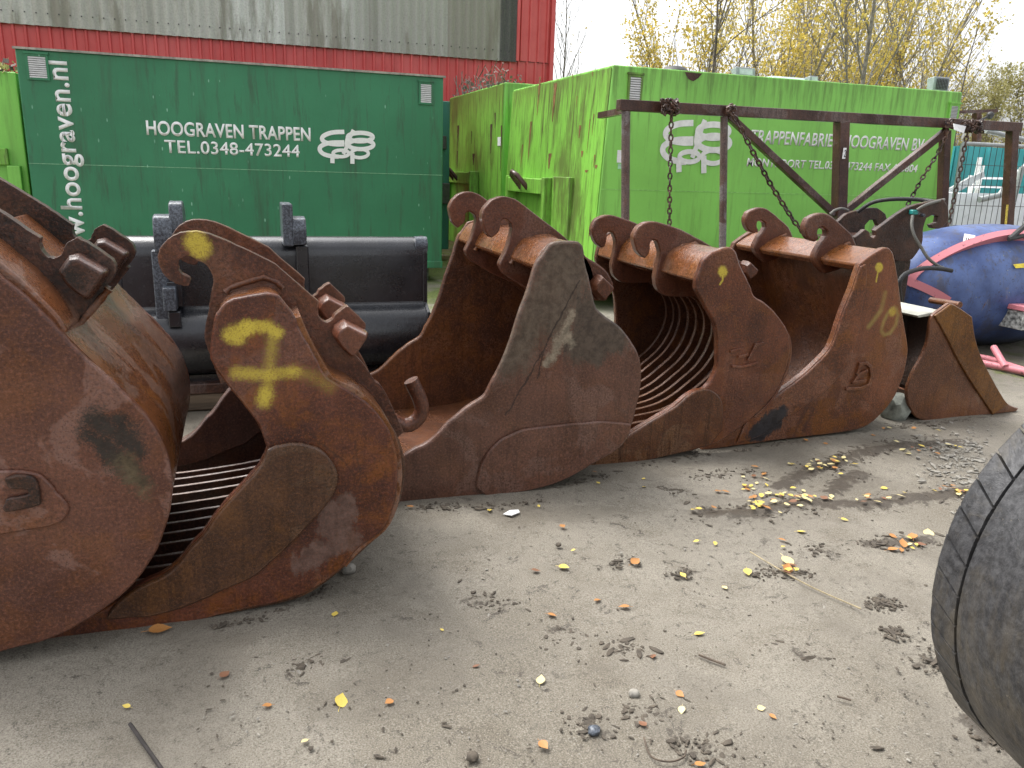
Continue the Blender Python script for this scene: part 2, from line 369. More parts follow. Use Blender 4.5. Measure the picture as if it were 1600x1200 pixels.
# ---- bucket two: sorting bucket marked 7
Y2 = 2.785; L2 = (.1, Y2, 0)
m2 = rust('rust_seven', base=(.16, .056, .038), dark=(.065, .026, .02), orange=(.25, .088, .026), pale=(.2, .115, .095), seed=4, f_pale=.3, f_or=.6, streaks=.35, specks=.4, patches=[
    (pseg([((362, 523), (372, 527)), ((366, 520), (383, 515))], Y2, L2), .027, YEL, .55, .035, .95), (pseg([((385, 511), (420, 510)), ((418, 510), (433, 519))], Y2, L2), .022, YEL, .6, .035, .95),
    (pseg([((426, 530), (419, 600)), ((419, 600), (412, 622))], Y2, L2), .018, YEL, 1.0, .025, .5), (pseg([((368, 583), (420, 586)), ((420, 586), (462, 581))], Y2, L2), .019, YEL, .85, .025, .78),
    (pseg([((460, 581), (485, 587)), ((485, 587), (514, 604))], Y2, L2), .02, YEL, 1.1, .025, .3), (pseg([((416, 616), (413, 628))], Y2, L2), .022, YEL, .8, .02, .85),
    (pseg([((475, 668), (530, 715)), ((530, 715), (555, 745)), ((555, 690), (565, 760))], Y2, L2), .004, (.04, .02, .016), .8, .06, .45),
    (pseg([((515, 800), (530, 850)), ((530, 850), (470, 880)), ((540, 780), (545, 850))], Y2, L2), .04, (.19, .125, .105), .3, .16, .6)])
m2h = rust('rust_hook', base=(.155, .06, .04), dark=(.06, .026, .02), orange=(.18, .07, .026), pale=(.16, .085, .065), seed=5, f_pale=.3, f_or=.35, f_dark=.35, streaks=.2, specks=.12, patches=[
    (pseg([((305, 378), (313, 388))], 3.0, L2), .036, YEL, .4, .02, 1)])
m2f = rust('rust_hook_back', base=(.155, .06, .04), dark=(.06, .026, .02), orange=(.18, .07, .026), pale=(.16, .085, .065), seed=5.5, f_pale=.3, f_or=.35, f_dark=.35, streaks=.2, specks=.12)
m2w = rust('rust_cutter', base=(.11, .05, .03), dark=(.05, .024, .016), orange=(.2, .085, .03), pale=(.2, .14, .1), seed=6, f_or=.4, f_pale=.2, streaks=.5, specks=.5)
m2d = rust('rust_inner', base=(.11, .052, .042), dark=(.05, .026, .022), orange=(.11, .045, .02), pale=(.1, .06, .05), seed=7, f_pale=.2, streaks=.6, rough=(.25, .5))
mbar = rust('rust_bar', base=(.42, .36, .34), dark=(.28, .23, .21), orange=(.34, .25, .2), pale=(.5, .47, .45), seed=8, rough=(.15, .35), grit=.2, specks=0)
r2 = thing('excavator_bucket', 'rusty sorting bucket with barred floor sprayed with a big yellow figure 7', 'bucket', L2, 'rusty excavator buckets standing in a row')
side2 = [(340.6,487.5),(355.6,470.6),(387,463),(417.5,458.4),(432.5,461),(442,469),(462.5,497),(467.5,512.5),(492,555.6),(505,582),(516,593),(545,610),(572.5,628),(585,640),(602,662),(614,685),(621,715),(622,750),(613,800),(596,830),(560,858),(533,890),(487,922),(447,938),(400,949),(350,960),(283,977),(233,985),(200,987),(130,993),(60,1001),(92,980),(150,958),(185,938),(215,915),(265,890),(300,850),(315,835),(342,797),(375,760),(405,727),(417,700),(405,667),(382,635),(352.5,598.7),(329.5,564),(328,550),(331,523),(335,499)]
pl('side_plate', side2, Y2, Y2, Y2+.04, m2, r2)
Yf2 = 4.3
pl('far_side_plate', side2, Y2, Yf2, Yf2+.04, m2d, r2)
sh2 = [(455,500),(470,535),(495,580),(512,603),(545,620),(572,640),(590,660),(606,690),(613,720),(614,752),(606,795),(592,822),(556,850),(530,880)]
bm = strip(sh2, Y2, Y2+.006, Yf2+.034, .035); finish('shell', bm, m1b, r2)
bm = strip([(140,981),(110,985),(80,990),(62,996)], Y2, Y2+.006, Yf2+.034, -.03); finish('lip_plate', bm, m2w, r2)
# rim of the rounded back, standing outside the near plate
bm = NB(); prism(bm, offset(line([(606,655),(625,690),(634,725),(632,757),(622,797),(604,829),(575,856),(540,888),(487,928),(447,943),(400,953),(350,963)], Y2), -.022), Y2+.01, Yf2+.03); finish('wear_strip', bm, m2w, r2, bevel=.006)
bm = NB(); prism(bm, out([(341,492),(356,474),(387,466),(417.5,462),(432,465),(441,473),(455,500),(430,520),(360,515)], Y2), Y2+.036, Yf2+.004); finish('cross_beam', bm, m1b, r2, bevel=.012)
cut2 = [(417,700),(432,694),(455,690),(480,692),(500,700),(517,717),(527,740),(522,765),(507,790),(475,825),(440,860),(412,885),(392,900),(347,920),(283,947),(233,960),(200,962),(165,965),(180,942),(215,915),(265,890),(300,850),(315,835),(342,797),(375,760),(405,727)]
pl('side_cutter', cut2, Y2, Y2-.022, Y2+.001, m2w, r2, bevel=.008)
pl('side_cutter', cut2, Y2, Yf2-.03, Yf2+.0, m2d, r2, bevel=.008)
gp = xz([(600,800),(570,838),(530,872),(487,905),(447,922),(400,935),(350,946),(300,956),(233,968),(150,978),(115,982)], Y2)
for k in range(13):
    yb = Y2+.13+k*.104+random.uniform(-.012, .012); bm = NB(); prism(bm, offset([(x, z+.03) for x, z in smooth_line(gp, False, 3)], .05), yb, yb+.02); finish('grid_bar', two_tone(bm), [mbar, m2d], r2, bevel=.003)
Yk = 3.0
hook2 = [(298.4,438.8),(295.6,446),(288,447),(275,443),(262,435),(251.6,422),(247,405),(248,394),(254,382.5),(265.6,371),(280.6,364),(299,361.5),(320,364),(342.5,371),(369,383),(402.5,399),(430.6,413),(444,425),(466,444),(498,471.6),(496.6,482.5),(497.5,494),(505,502),(512.5,504),(520,499),(524,492),(541,479),(544,479),(570.6,504),(571.6,509),(569,520),(561,535),(550,546),(561,561),(572.5,574),(587,597),(595,602),(610,629),(631,676),(615,690),(560,640),(480,580),(400,580),(345,600),(327,552),(322,537),(319,522),(327.5,480),(332,450),(333,435),(329,424),(322,414),(310.6,408),(299,401),(290,400),(280.6,405),(278,412.5),(279,422),(286,429),(295.6,434)]
for yh in (Yk, 3.62):
    pl('hook_plate', hook2, Yk, yh, yh+.05, m2h if yh == Yk else m2f, r2, bevel=.006)
    lug('lug', [(517,520),(522,507),(536,497),(572,515),(569,524),(550,552),(545,552),(528,537)], Yk, .1, m2h, r2).location = (0, yh-Yk, 0)
weld([(lambda p: (p.x, Yk-.004, p.z))(PY(a, b, Yk)) for a, b in ((352,456),(360,449),(387,440),(412,433),(432,440),(442,450))], .011, m2h, r2)

# ---- bucket three: big grey stained ditching bucket
Y3 = 3.64; L3 = (1.5, Y3, 0)
m3 = rust('rust_grey_stained', base=(.165, .08, .06), dark=(.08, .042, .032), orange=(.19, .08, .035), pale=(.2, .125, .105), seed=11, f_pale=.5, f_or=.2, f_dark=.4, streaks=.35, specks=.8, patches=[
    (pseg([((890, 400), (850, 480)), ((850, 480), (800, 560)), ((905, 420), (870, 500)), ((880, 400), (830, 500))], Y3, L3), .09, (.125, .1, .075), .6, .1, .8),
    (pseg([((925, 480), (915, 540)), ((945, 510), (960, 530)), ((900, 540), (930, 545))], Y3, L3), .085, (.09, .07, .054), .3, .16, .9),
    (pseg([((895, 490), (870, 540)), ((870, 540), (855, 570)), ((880, 520), (893, 540))], Y3, L3), .022, (.3, .25, .19), .6, .12, .9),
    (pseg([((905, 440), (850, 545)), ((850, 545), (840, 590)), ((850, 545), (790, 650))], Y3, L3), .0045, (.03, .02, .016), .5, .05, .75)])
m3b = rust('rust_beam', base=(.24, .092, .045), dark=(.12, .05, .03), orange=(.24, .095, .03), pale=(.25, .16, .13), seed=12, f_pale=.4, rough=(.12, .36), specks=.2)
m3i = rust('rust_inside', base=(.17, .072, .043), dark=(.07, .034, .025), orange=(.22, .088, .032), pale=(.2, .11, .08), seed=13, f_pale=.25, streaks=.5, specks=.3)
r3 = thing('excavator_bucket', 'wide excavator bucket with grey stained flaring side plate, third from the left', 'bucket', L3, 'rusty excavator buckets standing in a row')
side3 = [(847.5,400),(859,382),(870,378),(894,376.6),(905.6,378),(912,387),(915,411),(920,430),(925,451),(930,473),(935,484),(949,496),(971,512.5),(988,535),(998.5,554),(1003,578),(1002,606),(996,634),(988,664),(975,690),(960,705),(922,727),(885,749),(847,762),(810,770),(760,777),(710,783),(660,786),(630,788),(585,791),(583,772),(608,735),(639,707),(672,690),(700,662),(730,637),(757,619),(767,600),(780,577),(799,531),(810,494),(825,454),(834,424),(840,408)]
pl('side_plate', side3, Y3, Y3, Y3+.045, m3, r3, bevel=.012)
Yf3 = 5.13
pl('far_side_plate', side3, Y3, Yf3, Yf3+.045, m3i, r3, bevel=.012)
belly3 = [(777,689),(800,676),(820,669),(860,664),(900,660),(940,657),(985,661),(980,680),(965,699),(922,725),(885,746),(847,760),(800,769),(760,775),(742,760),(752,720)]
bm = NB(); prism(bm, out([(x, y) for x, y in belly3], Y3, 3, 40), Y3-.018, Y3+.002); finish('wear_plate', bm, m3, r3, bevel=.008)
sh3 = [(908,415),(914,455),(924,490),(945,508),(966,526),(981,548),(990,578),(989,606),(983,634),(974,662),(962,683),(948,697),(915,716),(880,736),(845,748),(810,757),(760,765),(700,772),(630,777),(590,780)]
bm = strip(sh3, Y3, Y3+.04, Yf3+.005, .025); finish('shell', bm, m3i, r3)
bm = NB(); prism(bm, out([(838,420),(846,402),(859,386),(870,381),(894,379),(905,381),(910,390),(912,420),(880,440)], Y3), Y3+.042, Yf3+.002); finish('cross_beam', bm, m3b, r3, bevel=.015)
Yk = 4.05
hook3 = [(768,372),(759,362.5),(754.7,349),(753,336),(757.5,325),(767,314),(780,308),(795,307.7),(810,314),(834,332.5),(866,357),(890,377),(912,396),(925,418),(930,440),(905,455),(860,468),(825,452),(808,441),(790,430),(782,418),(782,410),(791,392.5),(798,370),(800.6,357),(798.7,349),(791,343),(785.6,343),(782,348),(781,359),(776,366)]
m3h = rust('rust_hook_dark', base=(.15, .057, .037), dark=(.075, .032, .024), orange=(.17, .066, .025), pale=(.18, .11, .09), seed=14, f_pale=.4, f_or=.3, f_dark=.3, streaks=.2, specks=.25)
for yh in (Yk, 4.74):
    pl('hook_plate', hook3, Yk, yh, yh+.06, m3h, r3, bevel=.012)
    lug('lug', [(919,452),(921,440),(932,427),(952,446),(948,454),(934,468)], Yk, .09, m3h, r3).location = (0, yh-Yk, 0)
    bm = NB(); prism(bm, out([(880,372),(905,395),(945,420),(960,445),(948,470),(925,470),(900,430),(870,400)], Yk), yh, yh+.06); finish('hook_heel', bm, m3h, r3, bevel=.01)
    bm2 = [(lambda p: (p.x, yh-.004, p.z))(PY(a, b, Yk)) for a, b in ((798,412),(806,397),(816,380),(835,371),(857,369),(868,376))]
    weld(bm2, .014, m3b, r3)
# bent rod hook welded to the back of the sorting bucket
hp = [PY(a, b, 3.42) for a, b in ((612,655),(628,664),(640,664),(652,655),(659,640),(656,624),(648,606),(642,594))]
bm = NB(); tube(bm, smooth_line([tuple(p) for p in hp], False, 4), .034, 12); finish('lifting_hook', bm, m2h, r2, smooth=60)

# ---- bucket four: skeleton bucket with curved bars
Y4 = 3.9; L4 = (2.6, Y4, 0)
def blob(cx, cy, Y, L): return pseg([((cx, cy), (cx+1, cy+2))], Y, L)
m4 = rust('rust_warm', base=(.19, .064, .037), dark=(.06, .025, .018), orange=(.2, .078, .025), pale=(.19, .095, .075), seed=17, f_pale=.3, f_or=.45, f_dark=.35, streaks=.3, specks=.5, patches=[
    (blob(1129, 423, Y4, L4), .028, YEL, .35, .012, 1), (pseg([((1129, 432), (1129, 438)), ((1129, 438), (1125, 444))], Y4, L4), .006, YEL, .4, .006, .9)])
m4w = rust('rust_cutter_streaked', base=(.15, .062, .034), dark=(.07, .03, .02), orange=(.19, .08, .03), pale=(.3, .2, .13), seed=18, f_pale=.25, streaks=.95, specks=1.0)
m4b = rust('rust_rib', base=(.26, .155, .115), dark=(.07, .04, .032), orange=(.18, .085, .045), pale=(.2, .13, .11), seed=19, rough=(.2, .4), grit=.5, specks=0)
r4 = thing('excavator_bucket', 'warm brown skeleton bucket with curved floor bars and a yellow paint dot on its ear', 'bucket', L4, 'rusty excavator buckets standing in a row')
side4 = [(1099,408),(1110,397),(1125,390),(1138,386.6),(1145.6,388),(1151,395),(1155,408),(1162.5,425),(1174,449),(1179,462.5),(1195,472.5),(1210,486),(1224,504),(1232.5,520),(1235,535),(1234,557),(1227.5,581),(1217.5,605),(1200,630),(1177.5,652),(1155,670),(1125,690),(1107,697),(1075,705),(1040,713),(1000,721),(950,726),(905,731),(918,716),(955,697),(985,677),(1025,652),(1050,637),(1070,620),(1085,611),(1100,608),(1110,597),(1120,575),(1121,552),(1120,520),(1114,500),(1099,474),(1089,455),(1087.5,447.5),(1089,436),(1095,419)]
pl('side_plate', side4, Y4, Y4, Y4+.045, m4, r4, bevel=.01)
Yf4 = 5.25
pl('far_side_plate', side4, Y4, Yf4, Yf4+.045, m3i, r4, bevel=.01)
bm = strip([(1156,420),(1166,448),(1174,470),(1192,480),(1208,497),(1220,517),(1225,535),(1224,555)], Y4, Y4+.04, Yf4+.005, .022); finish('shell', bm, m3i, r4)
bm = strip([(1090,693),(1050,703),(1000,712),(950,720),(912,726)], Y4, Y4+.04, Yf4+.005, -.03); finish('lip_plate', bm, m4, r4)
bm = strip([(1229,512),(1238,530),(1239,555),(1233,582),(1222,607),(1206,632),(1182,655)], Y4, Y4+.012, Yf4+.03, -.018); finish('wear_strip', bm, m4, r4, bevel=.005)
gp = smooth_line(xz([(1160,440),(1178,478),(1200,497),(1214,525),(1215,555),(1207,582),(1197,602),(1180,625),(1155,648),(1125,672),(1090,690),(1040,702),(990,712)], Y4), False, 3)
for k in range(12):
    yb = Y4+.12+k*.104+random.uniform(-.012, .012); bm = NB(); prism(bm, offset([(x, z+.02) for x, z in gp], -.05), yb, yb+.026); finish('grid_bar', two_tone(bm), [m4b, m3i], r4, bevel=.004)
bm = NB(); prism(bm, out([(1089,439),(1096,421),(1101,411),(1111,400),(1125,393),(1138,390),(1146,392),(1151,410),(1140,440),(1110,450)], Y4), Y4+.042, Yf4+.002); finish('cross_beam', bm, m3b, r4, bevel=.012)
Yk = 4.32
hook4 = [(1008,404),(997.5,395),(992,382),(991,369),(997.5,355.6),(1009,348),(1024,346),(1039,350),(1065,359),(1087.5,370.6),(1117.5,387.5),(1150,405),(1160,430),(1140,455),(1087,463),(1050,464),(1039,461.6),(1029,453),(1025,440),(1025,430.6),(1029,412),(1032,395),(1029,382),(1026,376),(1020,375),(1016,380),(1016,389),(1013,399)]
for yh in (Yk, 4.93):
    pl('hook_plate', hook4, Yk, yh, yh+.06, m3h, r4, bevel=.01)
    weld([(lambda p: (p.x, yh-.004, p.z))(PY(a, b, Yk)) for a, b in ((1037,427),(1043,408),(1052,395),(1065,384),(1085,380),(1093,386))], .013, m3b, r4)
    bm = NB(); prism(bm, out([(1117,387),(1152,404),(1172,421),(1170,434),(1155,440),(1120,420)], Yk), yh, yh+.06); finish('hook_heel', bm, m3h, r4, bevel=.01)
    lug('lug', [(1153,425),(1156,412),(1162,406),(1176,420),(1172,428),(1161,436)], Yk, .08, m3h, r4).location = (0, yh-Yk, 0)
cut4 = [(1055,634),(1070,620),(1085,610),(1100,606.5),(1115,612),(1125,625),(1127,645),(1125,670),(1107,694),(1075,703),(1040,711),(1000,719),(950,724),(920,727),(930,713),(955,696),(985,676),(1025,651)]
pl('side_cutter', cut4, Y4, Y4-.022, Y4+.001, m4w, r4, bevel=.008)
pl('side_cutter', cut4, Y4, Yf4-.024, Yf4, m3i, r4, bevel=.008)
def relief(lines, w, Y, d, mat, parent, nm='emblem'):
    bm = NB()
    for i, l in enumerate(lines): 
        c_ = xz(l, Y)
        for j, (p, q) in enumerate(zip(c_[:-1], c_[1:])):
            p, q = Vector(p), Vector(q); t = (q-p).normalized(); n_ = Vector((-t.y, t.x))*w/2; e = t*w*.45
            prism(bm, [tuple(p-e+n_), tuple(p-e-n_), tuple(q+e-n_), tuple(q+e+n_)], Y-d-.0013*i-.0006*(j % 3), Y+.002)
    return finish(nm, bm, mat, parent, bevel=.003)
relief([[(1142,549),(1155,545)], [(1154,557),(1166,554)], [(1168,562),(1180,538),(1190,536)], [(1144,572),(1156,573),(1180,567)]], .016, Y4, .012, m4, r4)

# ---- bucket five: wide bucket marked 10
Y5 = 3.98; L5 = (3.4, Y5, 0)
m5 = rust('rust_ten', base=(.225, .082, .046), dark=(.085, .036, .024), orange=(.23, .088, .024), pale=(.22, .115, .085), seed=21, f_pale=.45, f_or=.55, f_dark=.3, streaks=.25, specks=.15, patches=[
    (blob(1373, 417, Y5, L5), .026, YEL, .3, .012, 1), (pseg([((1372, 424), (1369, 440))], Y5, L5), .006, YEL, .5, .006, .9),
    (pseg([((1383, 458), (1377, 485)), ((1377, 485), (1357, 511))], Y5, L5), .015, (.5, .42, .14), .9, .012, .5),
    (pseg([((1397, 480), (1388, 488)), ((1388, 488), (1380, 504)), ((1380, 504), (1377, 517)), ((1377, 517), (1382, 523)), ((1382, 523), (1391, 520)), ((1391, 520), (1400, 507)), ((1400, 507), (1403, 492)), ((1403, 492), (1400, 482))], Y5, L5), .012, (.5, .42, .14), .9, .01, .55), (blob(1394, 486, Y5, L5), .024, YEL, .5, .012, .9),
    (pseg([((1176, 676), (1206, 650)), ((1206, 650), (1218, 645)), ((1185, 679), (1212, 662))], Y5, L5), .05, (.02, .021, .025), .25, .04, .95),
    (pseg([((1240, 680), (1268, 620)), ((1254, 676), (1270, 640))], Y5, L5), .012, (.06, .025, .02), .7, .03, .5)])
r5 = thing('excavator_bucket', 'wide rusty bucket with the figure 10 sprayed in yellow on its side', 'bucket', L5, 'rusty excavator buckets standing in a row')
side5 = [(1345,412.5),(1349,409),(1362,399),(1377,390),(1386,387),(1392,390),(1396.5,397.5),(1401,420),(1405,446),(1409,480),(1415,517),(1419,547),(1415,575),(1407,600),(1395,625),(1377,647),(1360,662),(1340,671),(1290,679),(1222,687),(1165,695),(1120,701),(1095,704),(1103,694),(1130,680),(1170,648),(1215,615),(1247,592),(1275,567),(1295,545),(1305,522),(1315,491),(1330,454),(1338,430)]
pl('side_plate', side5, Y5, Y5, Y5+.05, m5, r5, bevel=.01)
Yf5 = 5.33
pl('far_side_plate', side5, Y5, Yf5, Yf5+.05, m3i, r5, bevel=.01)
bm = strip([(1388,410),(1391,440),(1396,485),(1403,520),(1406,547),(1403,572),(1395,597),(1383,620),(1367,638),(1352,650),(1335,658),(1290,667),(1222,676),(1165,685),(1110,694)], Y5, Y5+.045, Yf5+.005, .022); finish('shell', bm, m3i, r5)
bm = NB(); prism(bm, out([(1345,415),(1350,411),(1362,402),(1377,393),(1386,390),(1390,396),(1390,420),(1370,428),(1350,424)], Y5, 2), Y5+.046, Yf5+.002); finish('cross_beam', bm, m3b, r5, bevel=.012)
band5 = [(1343,416),(1351,412),(1352,440),(1345,490),(1340,520),(1333,543),(1320,573),(1290,609),(1247,640),(1222,654),(1195,676),(1170,687),(1150,691),(1170,650),(1215,616),(1247,593),(1275,568),(1295,546),(1305,523),(1315,492),(1330,455)]
pl('edge_band', band5, Y5, Y5-.014, Y5+.001, m5, r5, bevel=.006)
Yk = 4.36
hook5 = [(1274,378),(1264,373),(1259,362),(1259,351),(1264,341),(1276,335),(1289,333),(1300,338),(1317,352.5),(1332,367.5),(1340,388),(1335,410),(1310,422),(1290,428),(1278,415),(1273,404),(1275,396),(1285,379),(1293,367.5),(1292.5,360),(1285,355),(1279,358),(1278,366),(1281,373)]
for yh in (Yk, 5.02):
    pl('hook_plate', hook5, Yk, yh, yh+.06, m3h, r5, bevel=.01)
    weld([(lambda p: (p.x, yh-.004, p.z))(PY(a, b, Yk)) for a, b in ((1286,404),(1305,391),(1320,382),(1326,380))], .014, m3b, r5)
relief([[(1342,568),(1352,567),(1358,572),(1360,588),(1356,601),(1342,606),(1322,607)], [(1352,579),(1341,584),(1332,597),(1349,594)], [(1342,569),(1338,582)]], .02, Y5, .016, m5, r5)

# ---- small loader bucket on the right
Y6 = 4.13; L6 = (4.7, Y6, 0)
m6 = rust('rust_small', base=(.21, .09, .054), dark=(.09, .04, .026), orange=(.22, .09, .028), pale=(.24, .14, .1), seed=25, f_pale=.5, f_or=.35, f_dark=.3, specks=.1)
m6o = rust('rust_band', base=(.19, .08, .026), dark=(.11, .045, .02), orange=(.24, .1, .024), pale=(.2, .1, .05), seed=26, f_pale=.1, f_dark=.2, specks=.1)
r6 = thing('loader_bucket', 'small rusty bucket with a pointed lip turned to the right, last in the row', 'bucket', L6, 'rusty excavator buckets standing in a row')
side6 = [(1457,493),(1483,474),(1490,475),(1517,493),(1522,527),(1533,560),(1567,623),(1576,632),(1592,638),(1588,643),(1547,648),(1503,652),(1453,658),(1433,653),(1421,634),(1417.5,610),(1427,583),(1443,553),(1450,533),(1453,507)]
pl('side_plate', side6, Y6, Y6, Y6+.03, m6, r6)
pl('far_side_plate', side6, Y6, 4.98, 5.01, m6, r6)
pl('edge_band', [(1458,493),(1483,475),(1489,476),(1516,494),(1521,527),(1532,560),(1566,623),(1574,631),(1549,647),(1503,577),(1467,508)], Y6, Y6-.016, Y6+.001, m6o, r6, bevel=.006)
bm = strip([(1425,611),(1428,631),(1438,646),(1455,650),(1503,645),(1547,641),(1585,636)], Y6, Y6+.025, 4.985, -.02); finish('shell', bm, m6, r6)
mdk = rust('rust_black', base=(.05, .032, .026), dark=(.02, .015, .013), orange=(.09, .04, .022), pale=(.1, .07, .06), seed=28, f_pale=.25, f_or=.3)
bm = strip([(1462,495),(1456,535),(1449,556),(1436,585),(1428,606)], Y6, Y6+.025, 4.985, -.02); finish('back_plate', bm, mdk, r6)
mwp = plain('mossy_pale_plate', (.36, .36, .31), .7, 9, .3)
bm = NB(); prism(bm, out([(1438,494),(1462,489),(1480,487),(1481,491),(1440,498)], Y6, 1), Y6+.028, 4.98); finish('mounting_plate', bm, mwp, r6, bevel=.004)
bm = NB(); q = PY(1487, 474, Y6+.1); tube(bm, [(q.x, Y6+.03, q.z), (q.x+.02, Y6+.3, q.z-.01)], .022, 14); finish('pivot_tube', bm, m6, r6, smooth=50)
bm = NB()
for yy in (4.34, 4.66): prism(bm, out([(1404,493),(1436,493),(1434,545),(1442,585),(1430,612),(1404,620)], 4.3, 1, 20), yy, yy+.035)
finish('mounting_bracket', bm, mdk, r6, bevel=.004)
bm = NB(); q = PY(1447, 540, 4.5); tube(bm, [(q.x-.02, 4.3, q.z), (q.x-.02, 4.9, q.z)], .07, 14); finish('pivot_pin', bm, mdk, r6, smooth=50)

# ------------------------------------------------------------------ containers behind
mdg = paint('dark_green_paint', (.03, .19, .088), dirt=(.04, .075, .042), seed=40, f_dirt=.8, f_rust=.08, chips=.9, chipc=(.25, .5, .36), fade=.3, streakscale=(3, 3, .35))
mdg2 = paint('teal_green_paint', (.012, .12, .09), seed=41, f_dirt=.4)
mlg = paint('bright_green_paint', (.24, .6, .1), dirt=(.075, .12, .022), seed=42, f_dirt=.35, f_rust=.1, fade=.28, streakscale=(5, 5, .4), grime=.8, zr=(2.35, 3.0, .55))
mlg2 = paint('mossy_green_paint', (.2, .48, .06), dirt=(.07, .062, .022), seed=43, f_dirt=1.0, f_rust=.6, rustc=(.14, .05, .02), fade=.3, streakscale=(8, 8, .55), zr=(2.1, 3.0, .6))
mseam = plain('seam_edge', (.25, .5, .3), .5, 30, .3)
mseam2 = plain('seam_edge_light', (.3, .62, .16), .5, 30, .3)
mwh = plain('white_vinyl', (.85, .85, .84), .45, 40, .06, bump=.03)
mwd = plain('worn_white_vinyl', (.8, .81, .76), .5, 12, .12, bump=.03)
mvent = plain('white_louvre', (.72, .72, .70), .4, 30, .1)
mdkm = plain('dark_steel', (.035, .035, .035), .5, 20, .4)
mrustd = rust('rust_rack', base=(.11, .055, .045), dark=(.05, .03, .026), orange=(.16, .06, .03), pale=(.19, .16, .15), seed=44, f_pale=.5, f_or=.3)

def text_part(name, txt, mat, parent, Y, px_lb, px_rt, shear=0.0, bold=.012, rot=False, proud=.006):
    """lettering as a thin raised mesh, fitted between two points of the wall"""
    cu_ = bpy.data.curves.new(name, 'FONT'); cu_.body = txt; cu_.size = 1; cu_.shear = shear; cu_.offset = bold; cu_.space_character = 1.04
    tmp = bpy.data.objects.new(name, cu_); SC.collection.objects.link(tmp)
    dg = bpy.context.evaluated_depsgraph_get(); dg.update()
    me = bpy.data.meshes.new_from_object(tmp.evaluated_get(dg)); SC.collection.objects.unlink(tmp)
    xs = [v.co.x for v in me.vertices]; ys = [v.co.y for v in me.vertices]; x0, x1, y0, y1 = min(xs), max(xs), min(ys), max(ys)
    A, B = PY(*px_lb, Y), PY(*px_rt, Y); bm = bmesh.new(); bm.from_mesh(me); bpy.data.meshes.remove(me)
    for v in bm.verts:
        u, w = (v.co.x-x0)/(x1-x0), (v.co.y-y0)/(y1-y0)
        if rot: u, w = 1-w, u
        v.co = (A.x+(B.x-A.x)*u, Y-proud, A.z+(B.z-A.z)*w)
    r = bmesh.ops.extrude_face_region(bm, geom=bm.faces[:])
    for v in [g for g in r['geom'] if isinstance(g, bmesh.types.BMVert)]: v.co.y = Y-.0015
    return finish(name, bm, mat, parent, smooth=0)
def ribbon(bm, pts, w, Y, closed=False):
    c = [Vector(p) for p in pts]; n = len(c); V = []
    for i, p in enumerate(c):
        t = (c[(i+1) % n]-c[i-1]) if closed else (c[min(n-1, i+1)]-c[max(0, i-1)]); t.normalize(); o = Vector((-t.y, t.x))*w/2
        V.append((bm.verts.new((p.x+o.x, Y, p.y+o.y)), bm.verts.new((p.x-o.x, Y, p.y-o.y))))
    for i in range(n if closed else n-1):
        a, b = V[i], V[(i+1) % n]; bm.faces.new((a[0], a[1], b[1], b[0]))
def logo(parent, Y, x0, x1, y0, y1, mat):
    """interlaced E S over two p letters; pixel box of the emblem"""
    def T(u, v): q = PY(x0+(x1-x0)*u, y0+(y1-y0)*v, Y); return (q.x, q.z)
    bm = NB(); W_ = abs(PY(x1, y0, Y).x-PY(x0, y0, Y).x); k = [0]
    def st(p, w, closed=False, n=6):
        k[0] += 1; ribbon(bm, smooth_line([T(*q) for q in p], closed, n, 80), w*W_, Y-.004-.0012*k[0], closed)
    def el(cx, cy, rx, ry): return [(cx+rx*math.cos(a*math.pi/6), cy+ry*math.sin(a*math.pi/6)) for a in range(12)]
    st([(.46,.04),(.25,.06),(.1,.16),(.07,.27),(.14,.37),(.3,.42),(.46,.42)], .075)
    st([(.46,.36),(.2,.38),(.05,.48),(.03,.6),(.1,.72),(.25,.79),(.36,.8)], .075)
    st(el(.74, .2, .22, .13), .075, True, 3); st(el(.75, .43, .22, .14), .075, True, 3)
    st([(.62,-.02),(.56,.2),(.5,.5),(.44,.72)], .065); st([(.52,.2),(.5,.4),(.52,.55)], .07)
    st(el(.4, .7, .14, .1), .06, True, 3); st(el(.73, .7, .15, .13), .06, True, 3)
    st([(.25,.78),(.25,1.0)], .075, n=2); st([(.6,.68),(.6,1.02)], .075, n=2)
    return finish('logo', bm, mat, parent, smooth=0)
def vent(parent, Y, quad, matf):
    """louvred vent: frame, dark backing and slats; quad = left, right, top, bottom pixel"""
    l, r_, t, b = quad; A, B = PY(l, b, Y), PY(r_, t, Y)
    bm = NB(); w = .025
    box(bm, A.x-w, B.x+w, Y-.022, Y+.0, B.z, B.z+w); box(bm, A.x-w, B.x+w, Y-.022, Y, A.z-w, A.z); box(bm, A.x-w, A.x, Y-.022, Y, A.z, B.z); box(bm, B.x, B.x+w, Y-.022, Y, A.z, B.z)
    box(bm, A.x-w*1.5, B.x+w*1.5, Y-.035, Y, B.z+w, B.z+w+.02)
    f = finish('vent', bm, matf, parent)
    bm = NB(); box(bm, A.x, B.x, Y-.006, Y-.002, A.z, B.z); finish('vent_backing', bm, mdkm, f)
    bm = NB(); n = 10; h = (B.z-A.z)/n
    for i in range(n):
        z = A.z+i*h; v = [bm.verts.new(c) for c in ((A.x, Y-.024, z+h*.05), (B.x, Y-.024, z+h*.05), (B.x, Y-.008, z+h*.9), (A.x, Y-.008, z+h*.9))]; bm.faces.new(v)
    finish('louvre', bm, mvent, f, smooth=0)
    return f

